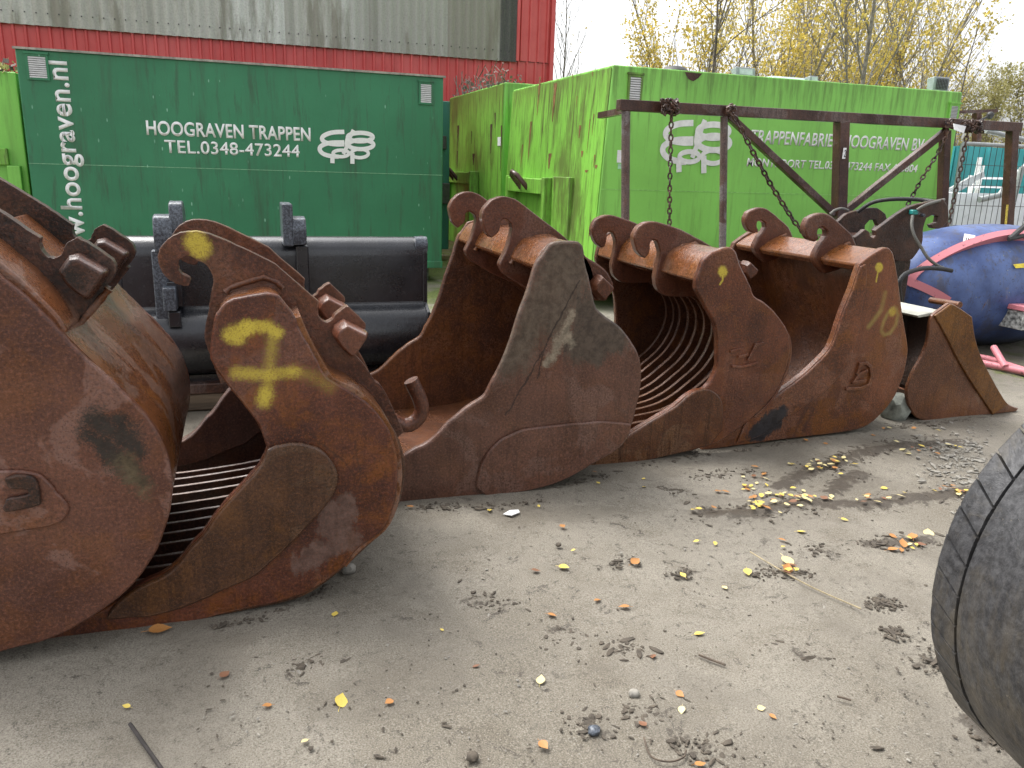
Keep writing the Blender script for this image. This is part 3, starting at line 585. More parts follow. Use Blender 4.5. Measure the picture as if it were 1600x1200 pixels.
# dark green container
YD = 11.3
c1 = thing('container', 'dark green steel container with white phone lettering and a web address up its left end', 'container', (.2, YD, 0))
bm = NB(); box(bm, -2.34, 2.765, YD, YD+2.4, .2, 2.78); finish('body', bm, mdg, c1, bevel=.015)
bm = NB(); box(bm, -2.34, 2.765, YD-.005, YD-.001, 1.49, 1.496); finish('seam', bm, mseam, c1)
bm = NB(); box(bm, -2.36, 2.79, YD-.03, YD+.02, 2.775, 2.8); finish('top_rail', bm, plain('faded_edge', (.32, .3, .26), .6, 12, .4), c1)
bm = NB(); box(bm, -2.34, 2.765, YD-.035, YD-.004, .2, .3); finish('bottom_rail', bm, mdg, c1, bevel=.008)
for x in (-1.9, 2.3):
    bm = NB(); box(bm, x-.3, x+.3, YD+.15, YD+2.2, 0, .198); finish('skid', bm, mdkm, c1)
vent(c1, YD, (47, 71, 89, 121), mdg); vent(c1, YD, (657, 673.5, 132, 160), mdg)
text_part('lettering', 'HOOGRAVEN TRAPPEN', mwh, c1, YD, (229.5, 211), (485, 199.5), bold=.024)
text_part('lettering', 'TEL.0348-473244', mwh, c1, YD, (258, 239), (468, 226.5), bold=.014)
text_part('web_address', 'www.hoograven.nl', mwh, c1, YD, (107, 430), (115.5, 97), rot=True, bold=.022)
logo(c1, YD, 497, 586, 204, 255, mwh)
# teal container glimpsed in the gap
c2 = thing('container', 'narrow slice of a teal green container in the gap right of the dark green one', 'container', (3.7, 14.2, 0))
bm = NB(); box(bm, 2.6, PY(702.5, 260, 13.9).x, 13.9, 14.8, .2, PY(697, 158, 13.9).z); finish('body', bm, mdg2, c2, bevel=.015)
bm = NB(); a = PY(694, 224, 13.9); b = PY(694, 300, 13.9)
box(bm, a.x-.06, a.x+.03, 13.84, 13.91, a.z-.1, a.z+.12); finish('latch', bm, mdkm, c2, bevel=.01); bm = NB(); box(bm, b.x-.1, b.x+.08, 13.8, 13.91, b.z-.2, b.z+.15); finish('latch', bm, mdkm, c2, bevel=.01)
# bright green container at the far left
c3 = thing('container', 'bright green container end at the left edge with ivy on its roof', 'container', (-3.6, 11.7, 0))
YL = 11.6
bm = NB(); z0 = PY(10, 112, YL).z; box(bm, -5.2, -2.42, YL, YL+2.4, .2, z0); finish('body', bm, mlg, c3, bevel=.015)
bm = NB(); z1 = PY(10, 232, YL).z; z2 = PY(10, 258, YL).z
box(bm, -5.2, -2.6, YL-.07, YL+.001, z2, z1); finish('crossbar', bm, mlg2, c3, bevel=.01)
for x in (-2.62, -3.5):
    bm = NB(); box(bm, x, x+.14, YL-.1, YL-.001, .2, z2-.004); finish('upright', bm, mlg, c3, bevel=.01)

# bright green main container with the hook end to the left
YG = 8.7; XG = 4.07; ZG = 2.765
def tilt(bm, k=.05):
    for v in bm.verts:
        if v.co.x < XG+.3: v.co.x -= k*(ZG-v.co.z)
c4 = thing('container', 'bright green container with white company lettering, logo and floodlights on its roof', 'container', (6.6, YG, 0))
bm = NB(); box(bm, XG, 9.13, YG, 12.2, .2, ZG); tilt(bm); finish('body', bm, mlg, c4, bevel=.015)
bm = NB(); box(bm, XG-.012, XG-.001, YG+.02, 12.18, .25, ZG-.03); tilt(bm); finish('end_panel', bm, mlg2, c4)
bm = NB(); box(bm, XG-.06, 9.13, YG-.004, YG-.001, 1.41, 1.417); finish('seam', bm, mseam2, c4)
def endpt(px, py, X): q = PX(px, py, X); return q
def hook_end(parent, X, pxl, pxr, pxtop, matA, pxbar):
    """hook-lift frame on a container end (plane X): recess posts, hook bar and its loop"""
    A = PX(pxl, pxtop, X); B = PX(pxr, pxtop+12, X); y0, y1 = B.y, A.y; zt = min(A.z, B.z)
    for y in (y0, y1-.1):
        bm = NB(); box(bm, X-.16, X+.0, y, y+.1, .2, zt); finish('hook_post', bm, matA, parent, bevel=.01)
    bm = NB(); box(bm, X-.16, X-.0, y0+.102, y1-.102, zt-.22, zt-.02); finish('hook_crossbar', bm, matA, parent, bevel=.01)
    bm = NB(); box(bm, X-.05, X-.0, y0+.102, y1-.102, .2, zt-.6); finish('hook_recess', bm, matA, parent, bevel=.008)
    yc = (y0+y1)/2
    bm = NB(); tube(bm, [(X-.14, yc+.14, zt-.16), (X-.3, yc+.12, zt+.02), (X-.33, yc, zt+.06), (X-.3, yc-.12, zt+.02), (X-.14, yc-.14, zt-.16)], .035, 10)
    finish('hook_loop', bm, mrustd, parent, smooth=60)
hook_end(c4, XG-.07, 806, 868, 266, mlg2, None)
bm = NB(); q0, q1 = PX(870, 276, XG-.08), PX(897, 276, XG-.08); box(bm, XG-.14, XG-.045, q1.y, q0.y, .2, q0.z); finish('side_rib', bm, mlg2, c4, bevel=.01)
vent(c4, YG, (982, 1001, 121, 157), mlg2); vent(c4, YG, (1482, 1496, 166, 187), mlg)
text_part('lettering', 'TRAPPENFABRIEK HOOGRAVEN BV', mwd, c4, YG, (1172, 224), (1445, 217), shear=.12, bold=.018)
text_part('lettering', 'MONTFOORT TEL.0348-473244 FAX 473804', mwd, c4, YG, (1166, 260), (1434, 257.5), shear=.12, bold=.018)
logo(c4, YG, 1032, 1143, 189, 269, mwd)
bm = NB(); a, b = PY(963.5, 254, YG), PY(979, 235, YG); box(bm, a.x, b.x, YG-.005, YG-.001, a.z, b.z); finish('sticker', bm, mwh, c4)
bm = NB(); a, b = PY(965, 264, YG), PY(979, 256, YG); box(bm, a.x, b.x, YG-.005, YG-.001, a.z, b.z); finish('sticker', bm, plain('mint_sticker', (.4, .7, .45), .5), c4)
bm = NB()
v = [bm.verts.new((lambda q: (q.x, YG-.004, q.z))(PY(*p, YG))) for p in ((1070,112.5),(1097,115),(1091,122),(1083,127),(1076,124),(1072,118))]; bm.faces.new(v); finish('rust_patch', bm, mrustd, c4)
def streak(parent, Y, pts, mat):
    bm = NB(); v = [bm.verts.new((lambda q: (q.x, Y-.0025, q.z))(PY(*p, Y))) for p in pts]; bm.faces.new(v); return finish('rust_streak', bm, mat, parent)
# second bright green container behind it
def proj(p):
    q = Vector(p)-CAM; z = q.dot(cf); return 800+FPX*q.dot(cr)/z
X5 = 4.06; Y50 = 12.6; Z5 = 2.91; Y51 = min((abs(proj((X5, 12.6+.02*i, Z5))-703), 12.6+.02*i) for i in range(600))[1]
c5 = thing('container', 'second bright green container with heavy rust runs, half hidden behind the lettered one', 'container', (X5+2, 14, 0))
bm = NB(); box(bm, X5, X5+5, Y50, Y51, .2, Z5); finish('body', bm, mlg, c5, bevel=.02)
bm = NB(); box(bm, X5-.012, X5-.001, Y50+.02, Y51-.02, .25, Z5-.03); finish('end_panel', bm, mlg2, c5)
hook_end(c5, X5-.02, 703, 748, 256, mlg2, None)
# hand-placed rust runs on the two green ends
def runs(parent, X, lst, mat):
    for i, (px, py0, py1, w) in enumerate(lst):
        a, b = PX(px, py0, X), PX(px, py1, X); wy = w*a.y/1250*1.6; bm = NB(); n = 9; L_, R_ = [], []
        for k in range(n+1):
            t = k/n; ww = wy*(1-.75*t)*random.uniform(.92, 1.08); z = a.z+(b.z-a.z)*t; y = a.y+random.uniform(-.07, .07)*wy
            xx = X-.0146-(ZG-z)*(.05 if X > 3.9 and parent is c4 else 0); L_.append(bm.verts.new((xx, y-ww/2, z))); R_.append(bm.verts.new((xx, y+ww/2, z)))
        for k in range(n): bm.faces.new((L_[k], R_[k], R_[k+1], L_[k+1]))
        finish('rust_streak', bm, mat, parent, smooth=0)
mrun = plain('rust_run', (.17, .085, .025), .7, 9, .5); mrun2 = plain('rust_run_dark', (.075, .035, .02), .7, 9, .4)
runs(c4, XG-.0, [(834,190,250,5),(822,226,262,3),(866,240,264,9),(905,150,168,2),(928,112,120,3),(896,116,122,3),(933,178,212,2.5),(912,196,216,6),(927,186,240,2),(917,236,246,6),(937,242,262,3),(940,258,264,8),(925,266,270,10),(870,130,190,9),(845,120,180,5)], mrun)
runs(c5, X5, [(717,196,236,7),(716,236,262,4),(769,194,240,7),(775,176,200,4),(785,196,268,4),(741,240,258,9),(738,205,225,3)], mrun2)
bm = NB(); a, b = PX(779, 228, X5), PX(784, 214, X5); box(bm, X5-.02, X5-.013, b.y, a.y, a.z, b.z); finish('sticker', bm, mwh, c5)

# floodlights, cap and cover on the container roof
mlamp = plain('grey_lamp_housing', (.3, .33, .36), .4, 20, .2); mglass = plain('lamp_glass', (.5, .56, .58), .12, 6, .25)
def flood(px0, px1, py0, py1, lab, tiltx, grid=False, Y=YG+.35):
    A, B = PY(px0, py1, Y), PY(px1, py0, Y); w = B.x-A.x; h = B.z-ZG; t = thing('floodlight', lab, 'floodlight', ((A.x+B.x)/2, Y, ZG), 'floodlights on the green container roof')
    bm = NB(); d = .11
    prismx(bm, [(Y, ZG+.03), (Y-.02+tiltx, B.z), (Y+d+tiltx, B.z-.02), (Y+d, ZG+.06)], A.x, B.x); finish('housing', bm, mlamp, t, bevel=.01)
    bm = NB(); k = .16
    q = [(A.x+w*k, ZG+.03+h*.16), (B.x-w*k, ZG+.03+h*.16), (B.x-w*k, B.z-h*.14), (A.x+w*k, B.z-h*.14)]
    bm.faces.new([bm.verts.new((x, Y-.004+(tiltx-.02)*((z-ZG-.03)/(h-.03)), z)) for x, z in q]); finish('glass', bm, mglass, t, smooth=0)
    if grid:
        bm = NB()
        for i in range(8):
            x = A.x+w*(k+(1-2*k)*i/7); bar(bm, (x, Y-.012, q[0][1]), (x, Y-.012+tiltx-.02, q[2][1]), .006)
        for i in range(8):
            z = q[0][1]+(q[2][1]-q[0][1])*i/7; bar(bm, (q[0][0], Y-.014, z), (q[1][0], Y-.014, z), .006)
        finish('guard_grid', bm, mdkm, t)
    bm = NB(); box(bm, A.x+w*.4, A.x+w*.6, Y+.03, Y+.06, ZG, ZG+.06); finish('bracket', bm, mdkm, t)
flood(1150, 1182, 106, 121, 'wide grey floodlight on the container roof, left of the other lamps', .04)
flood(1265, 1280, 119, 130, 'smallest grey floodlight low on the container roof', .03)
flood(1456, 1485, 121, 149, 'tall grey floodlight with a wire guard at the right end of the container roof', .02, True)
bm = NB(); q = PY(1055, 103, YG+.5); lathe(bm, [(0, .17), (.05, .165), (.09, .12), (.105, .05), (.108, .001)], (q.x, YG+.5, ZG), (0, 0, 1), 24)
tag(solo('vent_cap', bm, mdkm, (q.x, YG+.5, ZG)), 'dark domed vent cap on the bright green container roof', 'vent cap')
bm = NB(); q = PY(1240, 124, YG+.6); prismx(bm, [(YG+.5, ZG), (YG+.62, ZG+.1), (YG+.9, ZG+.1), (YG+1, ZG)], q.x-.32, q.x+.3)
tag(solo('skylight', bm, plain('pale_plastic', (.55, .68, .68), .3, 8, .15), (q.x, YG+.6, ZG), bevel=.01), 'pale blue roof light between two floodlights', 'roof light')

# ------------------------------------------------------------------ warehouse
YB = 18.0; ZB = 3.92
def corr(bm, x0, x1, z0, z1, Y, pitch=.155, depth=.03, kind='trap'):
    xs = []; x = x0
    prof = [(0, 0), (.30, 0), (.38, 1), (.55, 1), (.63, 0)] if kind == 'trap' else [(k/8, .5-.5*math.cos(2*math.pi*k/8)) for k in range(8)]
    while x < x1:
        for u, d in prof: xs.append((min(x+u*pitch, x1), Y-d*depth))
        x += pitch
    xs.append((x1, Y)); A = [bm.verts.new((a, b, z0)) for a, b in xs]; B = [bm.verts.new((a, b, z1)) for a, b in xs]
    for i in range(len(xs)-1):
        if xs[i+1][0] > xs[i][0]: bm.faces.new((A[i], A[i+1], B[i+1], B[i]))
mred = MT('red_cladding', rough=.42)
sx = mred.sep(); n = mred.noise(1.2, 5, .6, seed=50); st = mred.noise(1, 5, .6, vec=mred.scale((5.3, 1, .25)), seed=51)
c = mred.mix(mred.step(n, .35, .7), (.58, .07, .07), (.66, .11, .11)); c = mred.mix(mred.math('MULTIPLY', mred.step(st, .5, .7), .45), c, (.36, .035, .035))
mred = mred.done(c, .42)
mg = MT('fibre_cement', rough=.9); sxyz = mg.sep()
sheet = mg.math('FLOOR', mg.math('DIVIDE', sxyz[0], 1.116)); wnz = mg.N.new('ShaderNodeTexWhiteNoise'); wnz.noise_dimensions = '1D'; mg.L(sheet, wnz.inputs['W'])
rib = mg.math('FLOOR', mg.math('DIVIDE', sxyz[0], .186)); wn3 = mg.N.new('ShaderNodeTexWhiteNoise'); wn3.noise_dimensions = '1D'; mg.L(rib, wn3.inputs['W'])
n1 = mg.noise(1, 6, .65, vec=mg.scale((2.2, 1, .35)), seed=52); n2 = mg.noise(30, 5, .75, seed=53)
c = mg.mix(wnz.outputs['Value'], (.48, .46, .42), (.82, .82, .8)); c = mg.mix(mg.math('MULTIPLY', mg.step(n1, .52, .62), .6), c, (.2, .175, .13))
c = mg.mix(mg.math('MULTIPLY', mg.step(wn3.outputs['Value'], .8, 1.0), .35), c, (.13, .12, .1))
c = mg.mix(mg.math('MULTIPLY', mg.step(sxyz[0], 1.7, 2.8), .6), c, (.2, .18, .145))
c = mg.mix(mg.math('MULTIPLY', mg.step(sxyz[0], 5.6, 5.64), .9), c, (.055, .055, .055))
c = mg.mix(mg.math('MULTIPLY', mg.step(n2, .42, .75), .5), c, (.22, .2, .17)); gm = mg.done(c, .9, mg.bump(n2, .3, .01))
b0 = thing('warehouse', 'warehouse clad in weathered grey corrugated sheets over bright red ribbed panels', 'building', (0, YB, 0))
XR = 6.84
bm = NB(); corr(bm, -11, XR, 0, ZB, YB-.035, .2, .038); finish('red_cladding', bm, mred, b0, smooth=0)
bm = NB(); corr(bm, -11, 6.03, ZB-.03, 9.5, YB-.09, .186, .05, 'wave')
for i in range(91):
    x = -11+.186*(i+.5); k_ = len(bm.faces)
    if x < 6:
        box(bm, x-.01, x+.01, YB-.155, YB-.12, ZB+.17, ZB+.19); bm.faces.ensure_lookup_table()
        for f_ in bm.faces[k_:]: f_.material_index = 1
finish('grey_cladding', bm, [gm, mdkm], b0, smooth=60)
bm = NB(); corr(bm, 6.04, XR, ZB+.004, 9.7, YB-.065, .2, .038); finish('red_corner', bm, mred, b0, smooth=0)
bm = NB(); box(bm, XR-.04, XR+.05, YB-.14, YB-.02, 0, 9.7); finish('corner_trim', bm, mred, b0)
bm = NB(); box(bm, 6.0, 6.06, YB-.17, YB-.08, ZB-.01, 9.7); finish('panel_trim', bm, mred, b0)
bm = NB(); box(bm, -11, XR-.01, YB, YB+14, 0, 9.5); finish('wall', bm, gm, b0)


# ------------------------------------------------------------------ steel rack and chains
YR = 7.2
rk = thing('steel_rack', 'rusty steel storage rack frame with diagonal braces in front of the green container', 'rack', (6, YR, 0))
def rail(name, p, q, w, mat=mrustd, Y=YR, d=None):
    bm = NB(); bar(bm, PY(*p, Y), PY(*q, Y), w, d); return finish(name, bm, mat, rk, bevel=.006)
def post(ptop, plow, w, mat=mrustd, roundp=False, Y=YR):
    a, b = PY(*ptop, Y), PY(*plow, Y); d = b-a; e = a+d*((0-a.z)/d.z); bm = NB()
    if roundp: tube(bm, [a, e], w/2, 14)
    else: bar(bm, a, e, w)
    return finish('post', bm, mat, rk, bevel=0 if roundp else .006, smooth=40)
mgalv = rust('rusty_tube', base=(.2, .15, .14), dark=(.09, .06, .055), orange=(.2, .1, .07), pale=(.3, .28, .28), seed=55, f_pale=.8)
rail('top_rail', (966, 164), (1592, 199), .1, d=.1)
post((978, 172), (977, 340), .085, mgalv, True); post((1131.5, 182), (1129, 380), .075, mgalv, True); post((1315, 190), (1311, 325), .12)
post((1477, 204), (1471, 350), .09); post((1582, 204), (1573, 360), .1)
rail('brace', (1137, 180), (1303, 334), .07); rail('brace', (1480, 203), (1308, 340), .07)
rail('base_rail', (966, 463), (1592, 430), .1)
bm = NB(); q = PY(985, 172, YR); bar(bm, q+Vector((0, .06, 0)), q+Vector((.1, .9, 0)), .06); finish('tie_bar', bm, mrustd, rk)
bm = NB(); a, b = PY(1316.5, 248, YR-.075), PY(1323.5, 231, YR-.075); box(bm, a.x, b.x, YR-.07, YR-.066, a.z, b.z); finish('number_plate', bm, mwh, rk)
text_part('number', '2', mdkm, rk, YR-.066, (1318, 245.5), (1322.2, 234), bold=.01)
bm = NB(); a, b = PY(1569.5, 358, YR-.06), PY(1575, 320, YR-.06)
prism(bm, [(a.x, a.z), (a.x+.03, a.z), (b.x+.01, b.z), (b.x-.02, b.z)], YR-.06, YR-.055); finish('tape', bm, plain('yellow_tape', (.75, .55, .08), .5, 60, .4), rk)
mch = rust('rust_chain', base=(.06, .035, .028), dark=(.03, .02, .017), orange=(.12, .05, .025), pale=(.1, .07, .06), seed=57)
def chain(lab, pts, step=.052, r=.0085, extra=None, Y=YR-.12):
    P3 = [PY(a, b, Y) for a, b in pts]; bm = NB(); k = 0
    def lk(p, t, roll):
        t = t.normalized(); s = t.orthogonal().normalized(); s = Matrix.Rotation(roll, 3, t) @ s
        tube(bm, [p+t*(math.cos(a)*step*.66)+s*(math.sin(a)*step*.36) for a in [2*math.pi*i/8 for i in range(8)]], r, 5, closed=True)
    for a, b in zip(P3[:-1], P3[1:]):
        n = max(1, int((b-a).length/step))
        for i in range(n): lk(a.lerp(b, (i+.5)/n), b-a, (k % 2)*math.pi/2+random.uniform(-.2, .2)); k += 1
    for (cx, cy, sxp, syp, n) in (extra or []):
        for i in range(n):
            q = PY(cx+random.uniform(-sxp, sxp), cy+random.uniform(-syp, syp), Y+random.uniform(-.06, .03))
            lk(q, Vector((random.uniform(-1, 1), random.uniform(-.6, .6), random.uniform(-1, 1))), random.uniform(0, 3))
    o = P3[0]; return tag(solo('chain', bm, mch, tuple(o), smooth=60), lab, 'chain', 'rusty chains hanging from the rack')
chain('rusty chain wound on the rack rail and hanging straight down by its left post', [(1049, 180), (1048, 230), (1046.5, 290), (1046, 360)], extra=[(1046, 167, 11, 10, 46)])
chain('rusty chain slanting down from the second rack post', [(1140, 172), (1152, 190), (1175, 235), (1205, 290), (1240, 345), (1262, 372)], .06, .0105, extra=[(1141, 172, 4, 4, 8)])
chain('rusty chain sagging down left beside the white tag', [(1483, 205), (1465, 240), (1440, 280), (1410, 335)], extra=[(1484, 193, 4, 5, 8)])
chain('rusty chain hanging right of the white tag from a wound heap', [(1512, 205), (1502, 260), (1491, 310), (1479, 365)], extra=[(1520, 198, 14, 7, 60)])
bm = NB(); bm.faces.new([bm.verts.new(PY(a, b, YR-.2)+Vector((0, dy, 0))) for a, b, dy in ((1490, 193, 0), (1512, 197, .02), (1506, 208, 0), (1488, 203, -.03))])
r_ = bmesh.ops.extrude_face_region(bm, geom=bm.faces[:])
for v in [g for g in r_['geom'] if isinstance(g, bmesh.types.BMVert)]: v.co.y += .008
q = PY(1500, 200, YR-.2); tag(solo('tag', bm, mwh, tuple(q)), 'blank white tag wired to the rusty rack rail', 'tag')

# ------------------------------------------------------------------ black loader bucket on timbers
mblk = MT('black_paint', rough=.38, spec=.5)
n1 = mblk.noise(3, 6, .65, seed=60); n2 = mblk.noise(60, 4, .75, seed=61); n3 = mblk.noise(9, 6, .7, seed=62)
c = mblk.mix(mblk.step(n1, .35, .7), (.012, .013, .016), (.026, .028, .034)); c = mblk.mix(mblk.math('MULTIPLY', mblk.step(n2, .55, .75), .35), c, (.09, .1, .12))
mblk.b.inputs['Coat Weight'].default_value = .35; mblk.b.inputs['Coat Roughness'].default_value = .22
mblk = mblk.done(c, mblk.step(n3, .35, .65, .3, .14), mblk.bump(n2, .35, .004, mblk.bump(n3, .2, .012)))
mgry = MT('wet_grey_black', rough=.3); n2 = mgry.noise(70, 4, .8, seed=63)
mgry = mgry.done(mgry.mix(mgry.step(n2, .42, .62), (.035, .04, .05), (.13, .15, .18)), .32, mgry.bump(n2, .4, .004))
YK = 5.5; XA, XB = -.7, PY(661, 420, YK).x
k0 = thing('loader_bucket', 'freshly painted black loader bucket seen from behind, resting on a timber', 'bucket', (.25, YK, 0))
zt = PY(600, 373, YK).z; zs = PY(600, 474, YK).z
bm = NB()
prof = [(YK+.26, zt-.03), (YK+.17, zt), (YK+.1, zt), (YK+.045, zt-.025), (YK+.01, zt-.065), (YK, zt-.12), (YK-.005, zs+.01), (YK-.03, zs-.01), (YK-.1, zs-.05), (YK-.15, zs-.13), (YK-.165, zs-.23), (YK-.14, zs-.33), (YK-.08, zs-.41), (YK+.02, zs-.45), (YK+.15, zs-.46), (YK+.9, .26)]
th = [(y+.03, z-.004) for y, z in prof]; th = [(YK+.27, zt-.06), (YK+.17, zt-.03), (YK+.11, zt-.03), (YK+.07, zt-.05), (YK+.04, zt-.09), (YK+.035, zt-.14), (YK+.03, zs), (YK-.06, zs-.1), (YK-.11, zs-.24), (YK-.08, zs-.34), (YK+.03, zs-.415), (YK+.15, zs-.425), (YK+.9, .29)]
prismx(bm, smooth_line(prof[:-1], False, 3, 30)+[prof[-1]]+th[::-1], XA, XB); finish('shell', bm, mblk, k0, smooth=30)
bm = NB(); prismx(bm, [(YK-.012, zs-.012), (YK-.012, zs+.006), (YK+.0, zs+.01), (YK+.0, zs-.02)], XA, XB-.002); finish('weld_bead', bm, mblk, k0)
sidep = [(YK+.14, zt+.012), (YK+.06, zt), (YK+.01, zt-.05), (YK-.008, zt-.1), (YK-.01, zs), (YK-.11, zs-.05), (YK-.17, zs-.2), (YK-.15, zs-.34), (YK-.08, zs-.425), (YK+.02, zs-.47), (YK+.9, .25), (YK+.95, .3), (YK+.6, zs-.05), (YK+.2, zt-.1)]
for x in (XA-.03, XB+.0): 
    bm = NB(); prismx(bm, sidep, x, x+.03); finish('side_plate', bm, mblk, k0, bevel=.006)
bm = NB(); q = PY(661, 379, YK); tube(bm, [(XB-.05, YK+.06, zt-.05), (XB+.034, YK+.06, zt-.05)], .062, 16); finish('end_roll', bm, mgry, k0, smooth=50)
bm = NB(); zb = PY(300, 600, 5.52).z; box(bm, XA+.1, XB-.1, 5.5, 6.4, zb+.004, zs-.45); finish('base_plate', bm, mblk, k0)
def bracket(pxa, pxb, pxc, yta, ytb, ybot, flip=False):
    """a pair of coupler plates standing on the back of the bucket: tall one and short stepped one"""
    Yf = YK-.12
    for (p0, p1, yt, dy) in ((pxa, pxb, ytb, .0), (pxb, pxc, yta, .02)):
        a, b = PY(p0, ybot, Yf), PY(p1, yt, Yf); bm = NB()
        prismx(bm, smooth_line([(YK+.04, a.z), (Yf+dy, a.z), (Yf+dy-.02, (a.z+b.z)/2), (Yf+dy, b.z-.03), (Yf+.03+dy, b.z), (YK+.06, b.z), (YK+.16, b.z-.06), (YK+.2, b.z-.15), (YK+.06, zt-.01)], True, 2, 50), a.x, b.x)
        finish('coupler_plate', bm, mgry, k0, bevel=.008)
bracket(242, 268, 284, 317, 338, 395); bracket(458, 478, 442, 341, 341, 383)
def kbox(p0, p1, y0, y1, mat, nm):
    a, b = PY(p0[0], p1[1], y0), PY(p1[0], p0[1], y0); bm = NB(); box(bm, a.x, b.x, y0, y1, a.z, b.z); return finish(nm, bm, mat, k0, bevel=.008)
kbox((443, 319), (457, 385), YK-.13, YK+.16, mgry, 'coupler_plate')
kbox((245, 392), (259, 505), YK-.10, YK+.02, mgry, 'stiffener'); kbox((466, 384), (482, 476), YK-.07, YK+.02, mblk, 'stiffener')
kbox((256, 450), (274, 487), YK-.2, YK-.06, mgry, 'stop_block'); kbox((264, 487), (282, 512), YK-.17, YK-.1, mblk, 'stop_block'); kbox((262, 440), (284, 480), YK-.1, YK-.0, mblk, 'stop_block')
mtim = MT('timber', rough=.85); n1 = mtim.noise(1, 6, .7, vec=mtim.scale((1.5, 12, 30)), seed=64)
mtim = mtim.done(mtim.mix(mtim.step(n1, .3, .7), (.06, .045, .032), (.2, .15, .1)), .85, mtim.bump(n1, .5, .02))
YT = 5.42
bm = NB(); z1 = PY(300, 617, YT).z; z2 = PY(300, 600.5, YT).z
box(bm, -.85, 1.25, YT+.01, YT+.3, 0, z1); tag(solo('timber', bm, mtim, (.2, YT+.15, 0), bevel=.012), 'weathered timber beam lying on the ground under the black bucket', 'timber')
bm = NB(); box(bm, -.8, 1.2, YT, YT+.28, z1+.001, z2); tag(solo('steel_beam', bm, mrustd, (.2, YT+.14, z1), bevel=.008), 'rusty flat steel beam lying on the timber under the black bucket', 'beam')

# ------------------------------------------------------------------ coupler attachment with hoses
YH = 5.55
h0 = thing('coupler_attachment', 'blackened rusty machine attachment with hooks facing right and hydraulic hoses', 'attachment', (5.0, YH, 0))
mh = rust('rust_black_patch', base=(.085, .042, .033), dark=(.018, .016, .016), orange=(.13, .055, .03), pale=(.11, .06, .05), seed=70, f_dark=.5, f_or=.4, f_pale=.3)
n_ = [(1336,371),(1343,366),(1352,358),(1358,362),(1360,369),(1365,372),(1369,368),(1368,360),(1416,326),(1442,317),(1474,311),(1481,322),(1483,340),(1478,350),(1469,357),(1458,357),(1454,351),(1464,348),(1466,338),(1458,335.5),(1448,341),(1443,356),(1442,375),(1439,386),(1427,403),(1419,409),(1399,407),(1394,390),(1360,387),(1338,384)]
f_ = [(1302,352),(1311,345),(1324,334),(1352,326),(1371,325),(1384,334),(1388,350),(1381,362),(1370,364),(1366,360),(1372,352),(1368,343),(1359,344),(1352,352),(1350,372),(1330,380),(1305,372)]
pl('hook_plate', n_, YH, YH, YH+.05, mh, h0, bevel=.006)
pl('hook_plate', f_, 6.2, 6.2, 6.25, mh, h0, bevel=.006)
bm = NB(); prism(bm, out([(1338,377),(1395,389),(1400,406),(1424,405),(1438,388),(1440,372),(1400,372)], YH, 2), YH+.051, 6.19); finish('cross_member', bm, mh, h0, bevel=.01)
a = PY(1399, 408, YH+.1); b = PY(1424, 408, YH+.1)
bm = NB(); box(bm, a.x-.12, b.x, YH+.1, 6.1, 0.0, a.z+.01); finish('column', bm, mdk, h0, bevel=.012)
bm = NB(); box(bm, a.x-.25, b.x+.1, YH+.05, 6.3, 0, .12); finish('foot', bm, mdk, h0, bevel=.012)
mhose = plain('black_hose', (.02, .02, .021), .5, 160, .6, bump=.6); mhg = plain('grey_braided_hose', (.12, .115, .1), .45, 200, .5, bump=.6)
def hose(pts, r, mat, Ys):
    P3 = smooth_line([tuple(PY(a, b, y)) for (a, b), y in zip(pts, Ys)], False, 6, 120); bm = NB()
    tube(bm, P3, r, 10); finish('hose', bm, mat, h0, smooth=70)
hose([(1340,331),(1362,317),(1386,312),(1418,311),(1446,313),(1459,315)], .018, mhose, [6.1,6.0,5.9,5.8,5.7,5.6])
hose([(1475,312),(1456,317),(1443,322),(1433,328)], .013, mhg, [5.6,5.5,5.48,5.5])
hose([(1426,337),(1424.5,352),(1429,369),(1439,386),(1450,403),(1465,415),(1474,419)], .013, mhg, [5.5,5.46,5.42,5.38,5.33,5.3,5.3])
hose([(1487,423),(1471,420),(1446,419),(1424,424),(1411,431),(1405,442),(1406,460),(1408,480)], .019, mhose, [5.28,5.28,5.25,5.22,5.2,5.2,5.25,5.3])
hose([(1297,335),(1304,329),(1315,326),(1325,329)], .013, mhg, [6.0,6.0,6.0,6.05])
bm = NB(); a = PY(1419, 335, YH); box(bm, a.x, a.x+.06, YH-.05, YH+.001, a.z, a.z+.04); finish('valve', bm, plain('turquoise_valve', (.02, .22, .2), .35, 20, .2), h0, bevel=.008)
bm = NB()
for p in ((1432,333),(1440,336)): q = PY(*p, YH); tube(bm, [q+Vector((0, -.03, 0)), q], .014, 10)
finish('bolt', bm, mgry, h0, smooth=40)

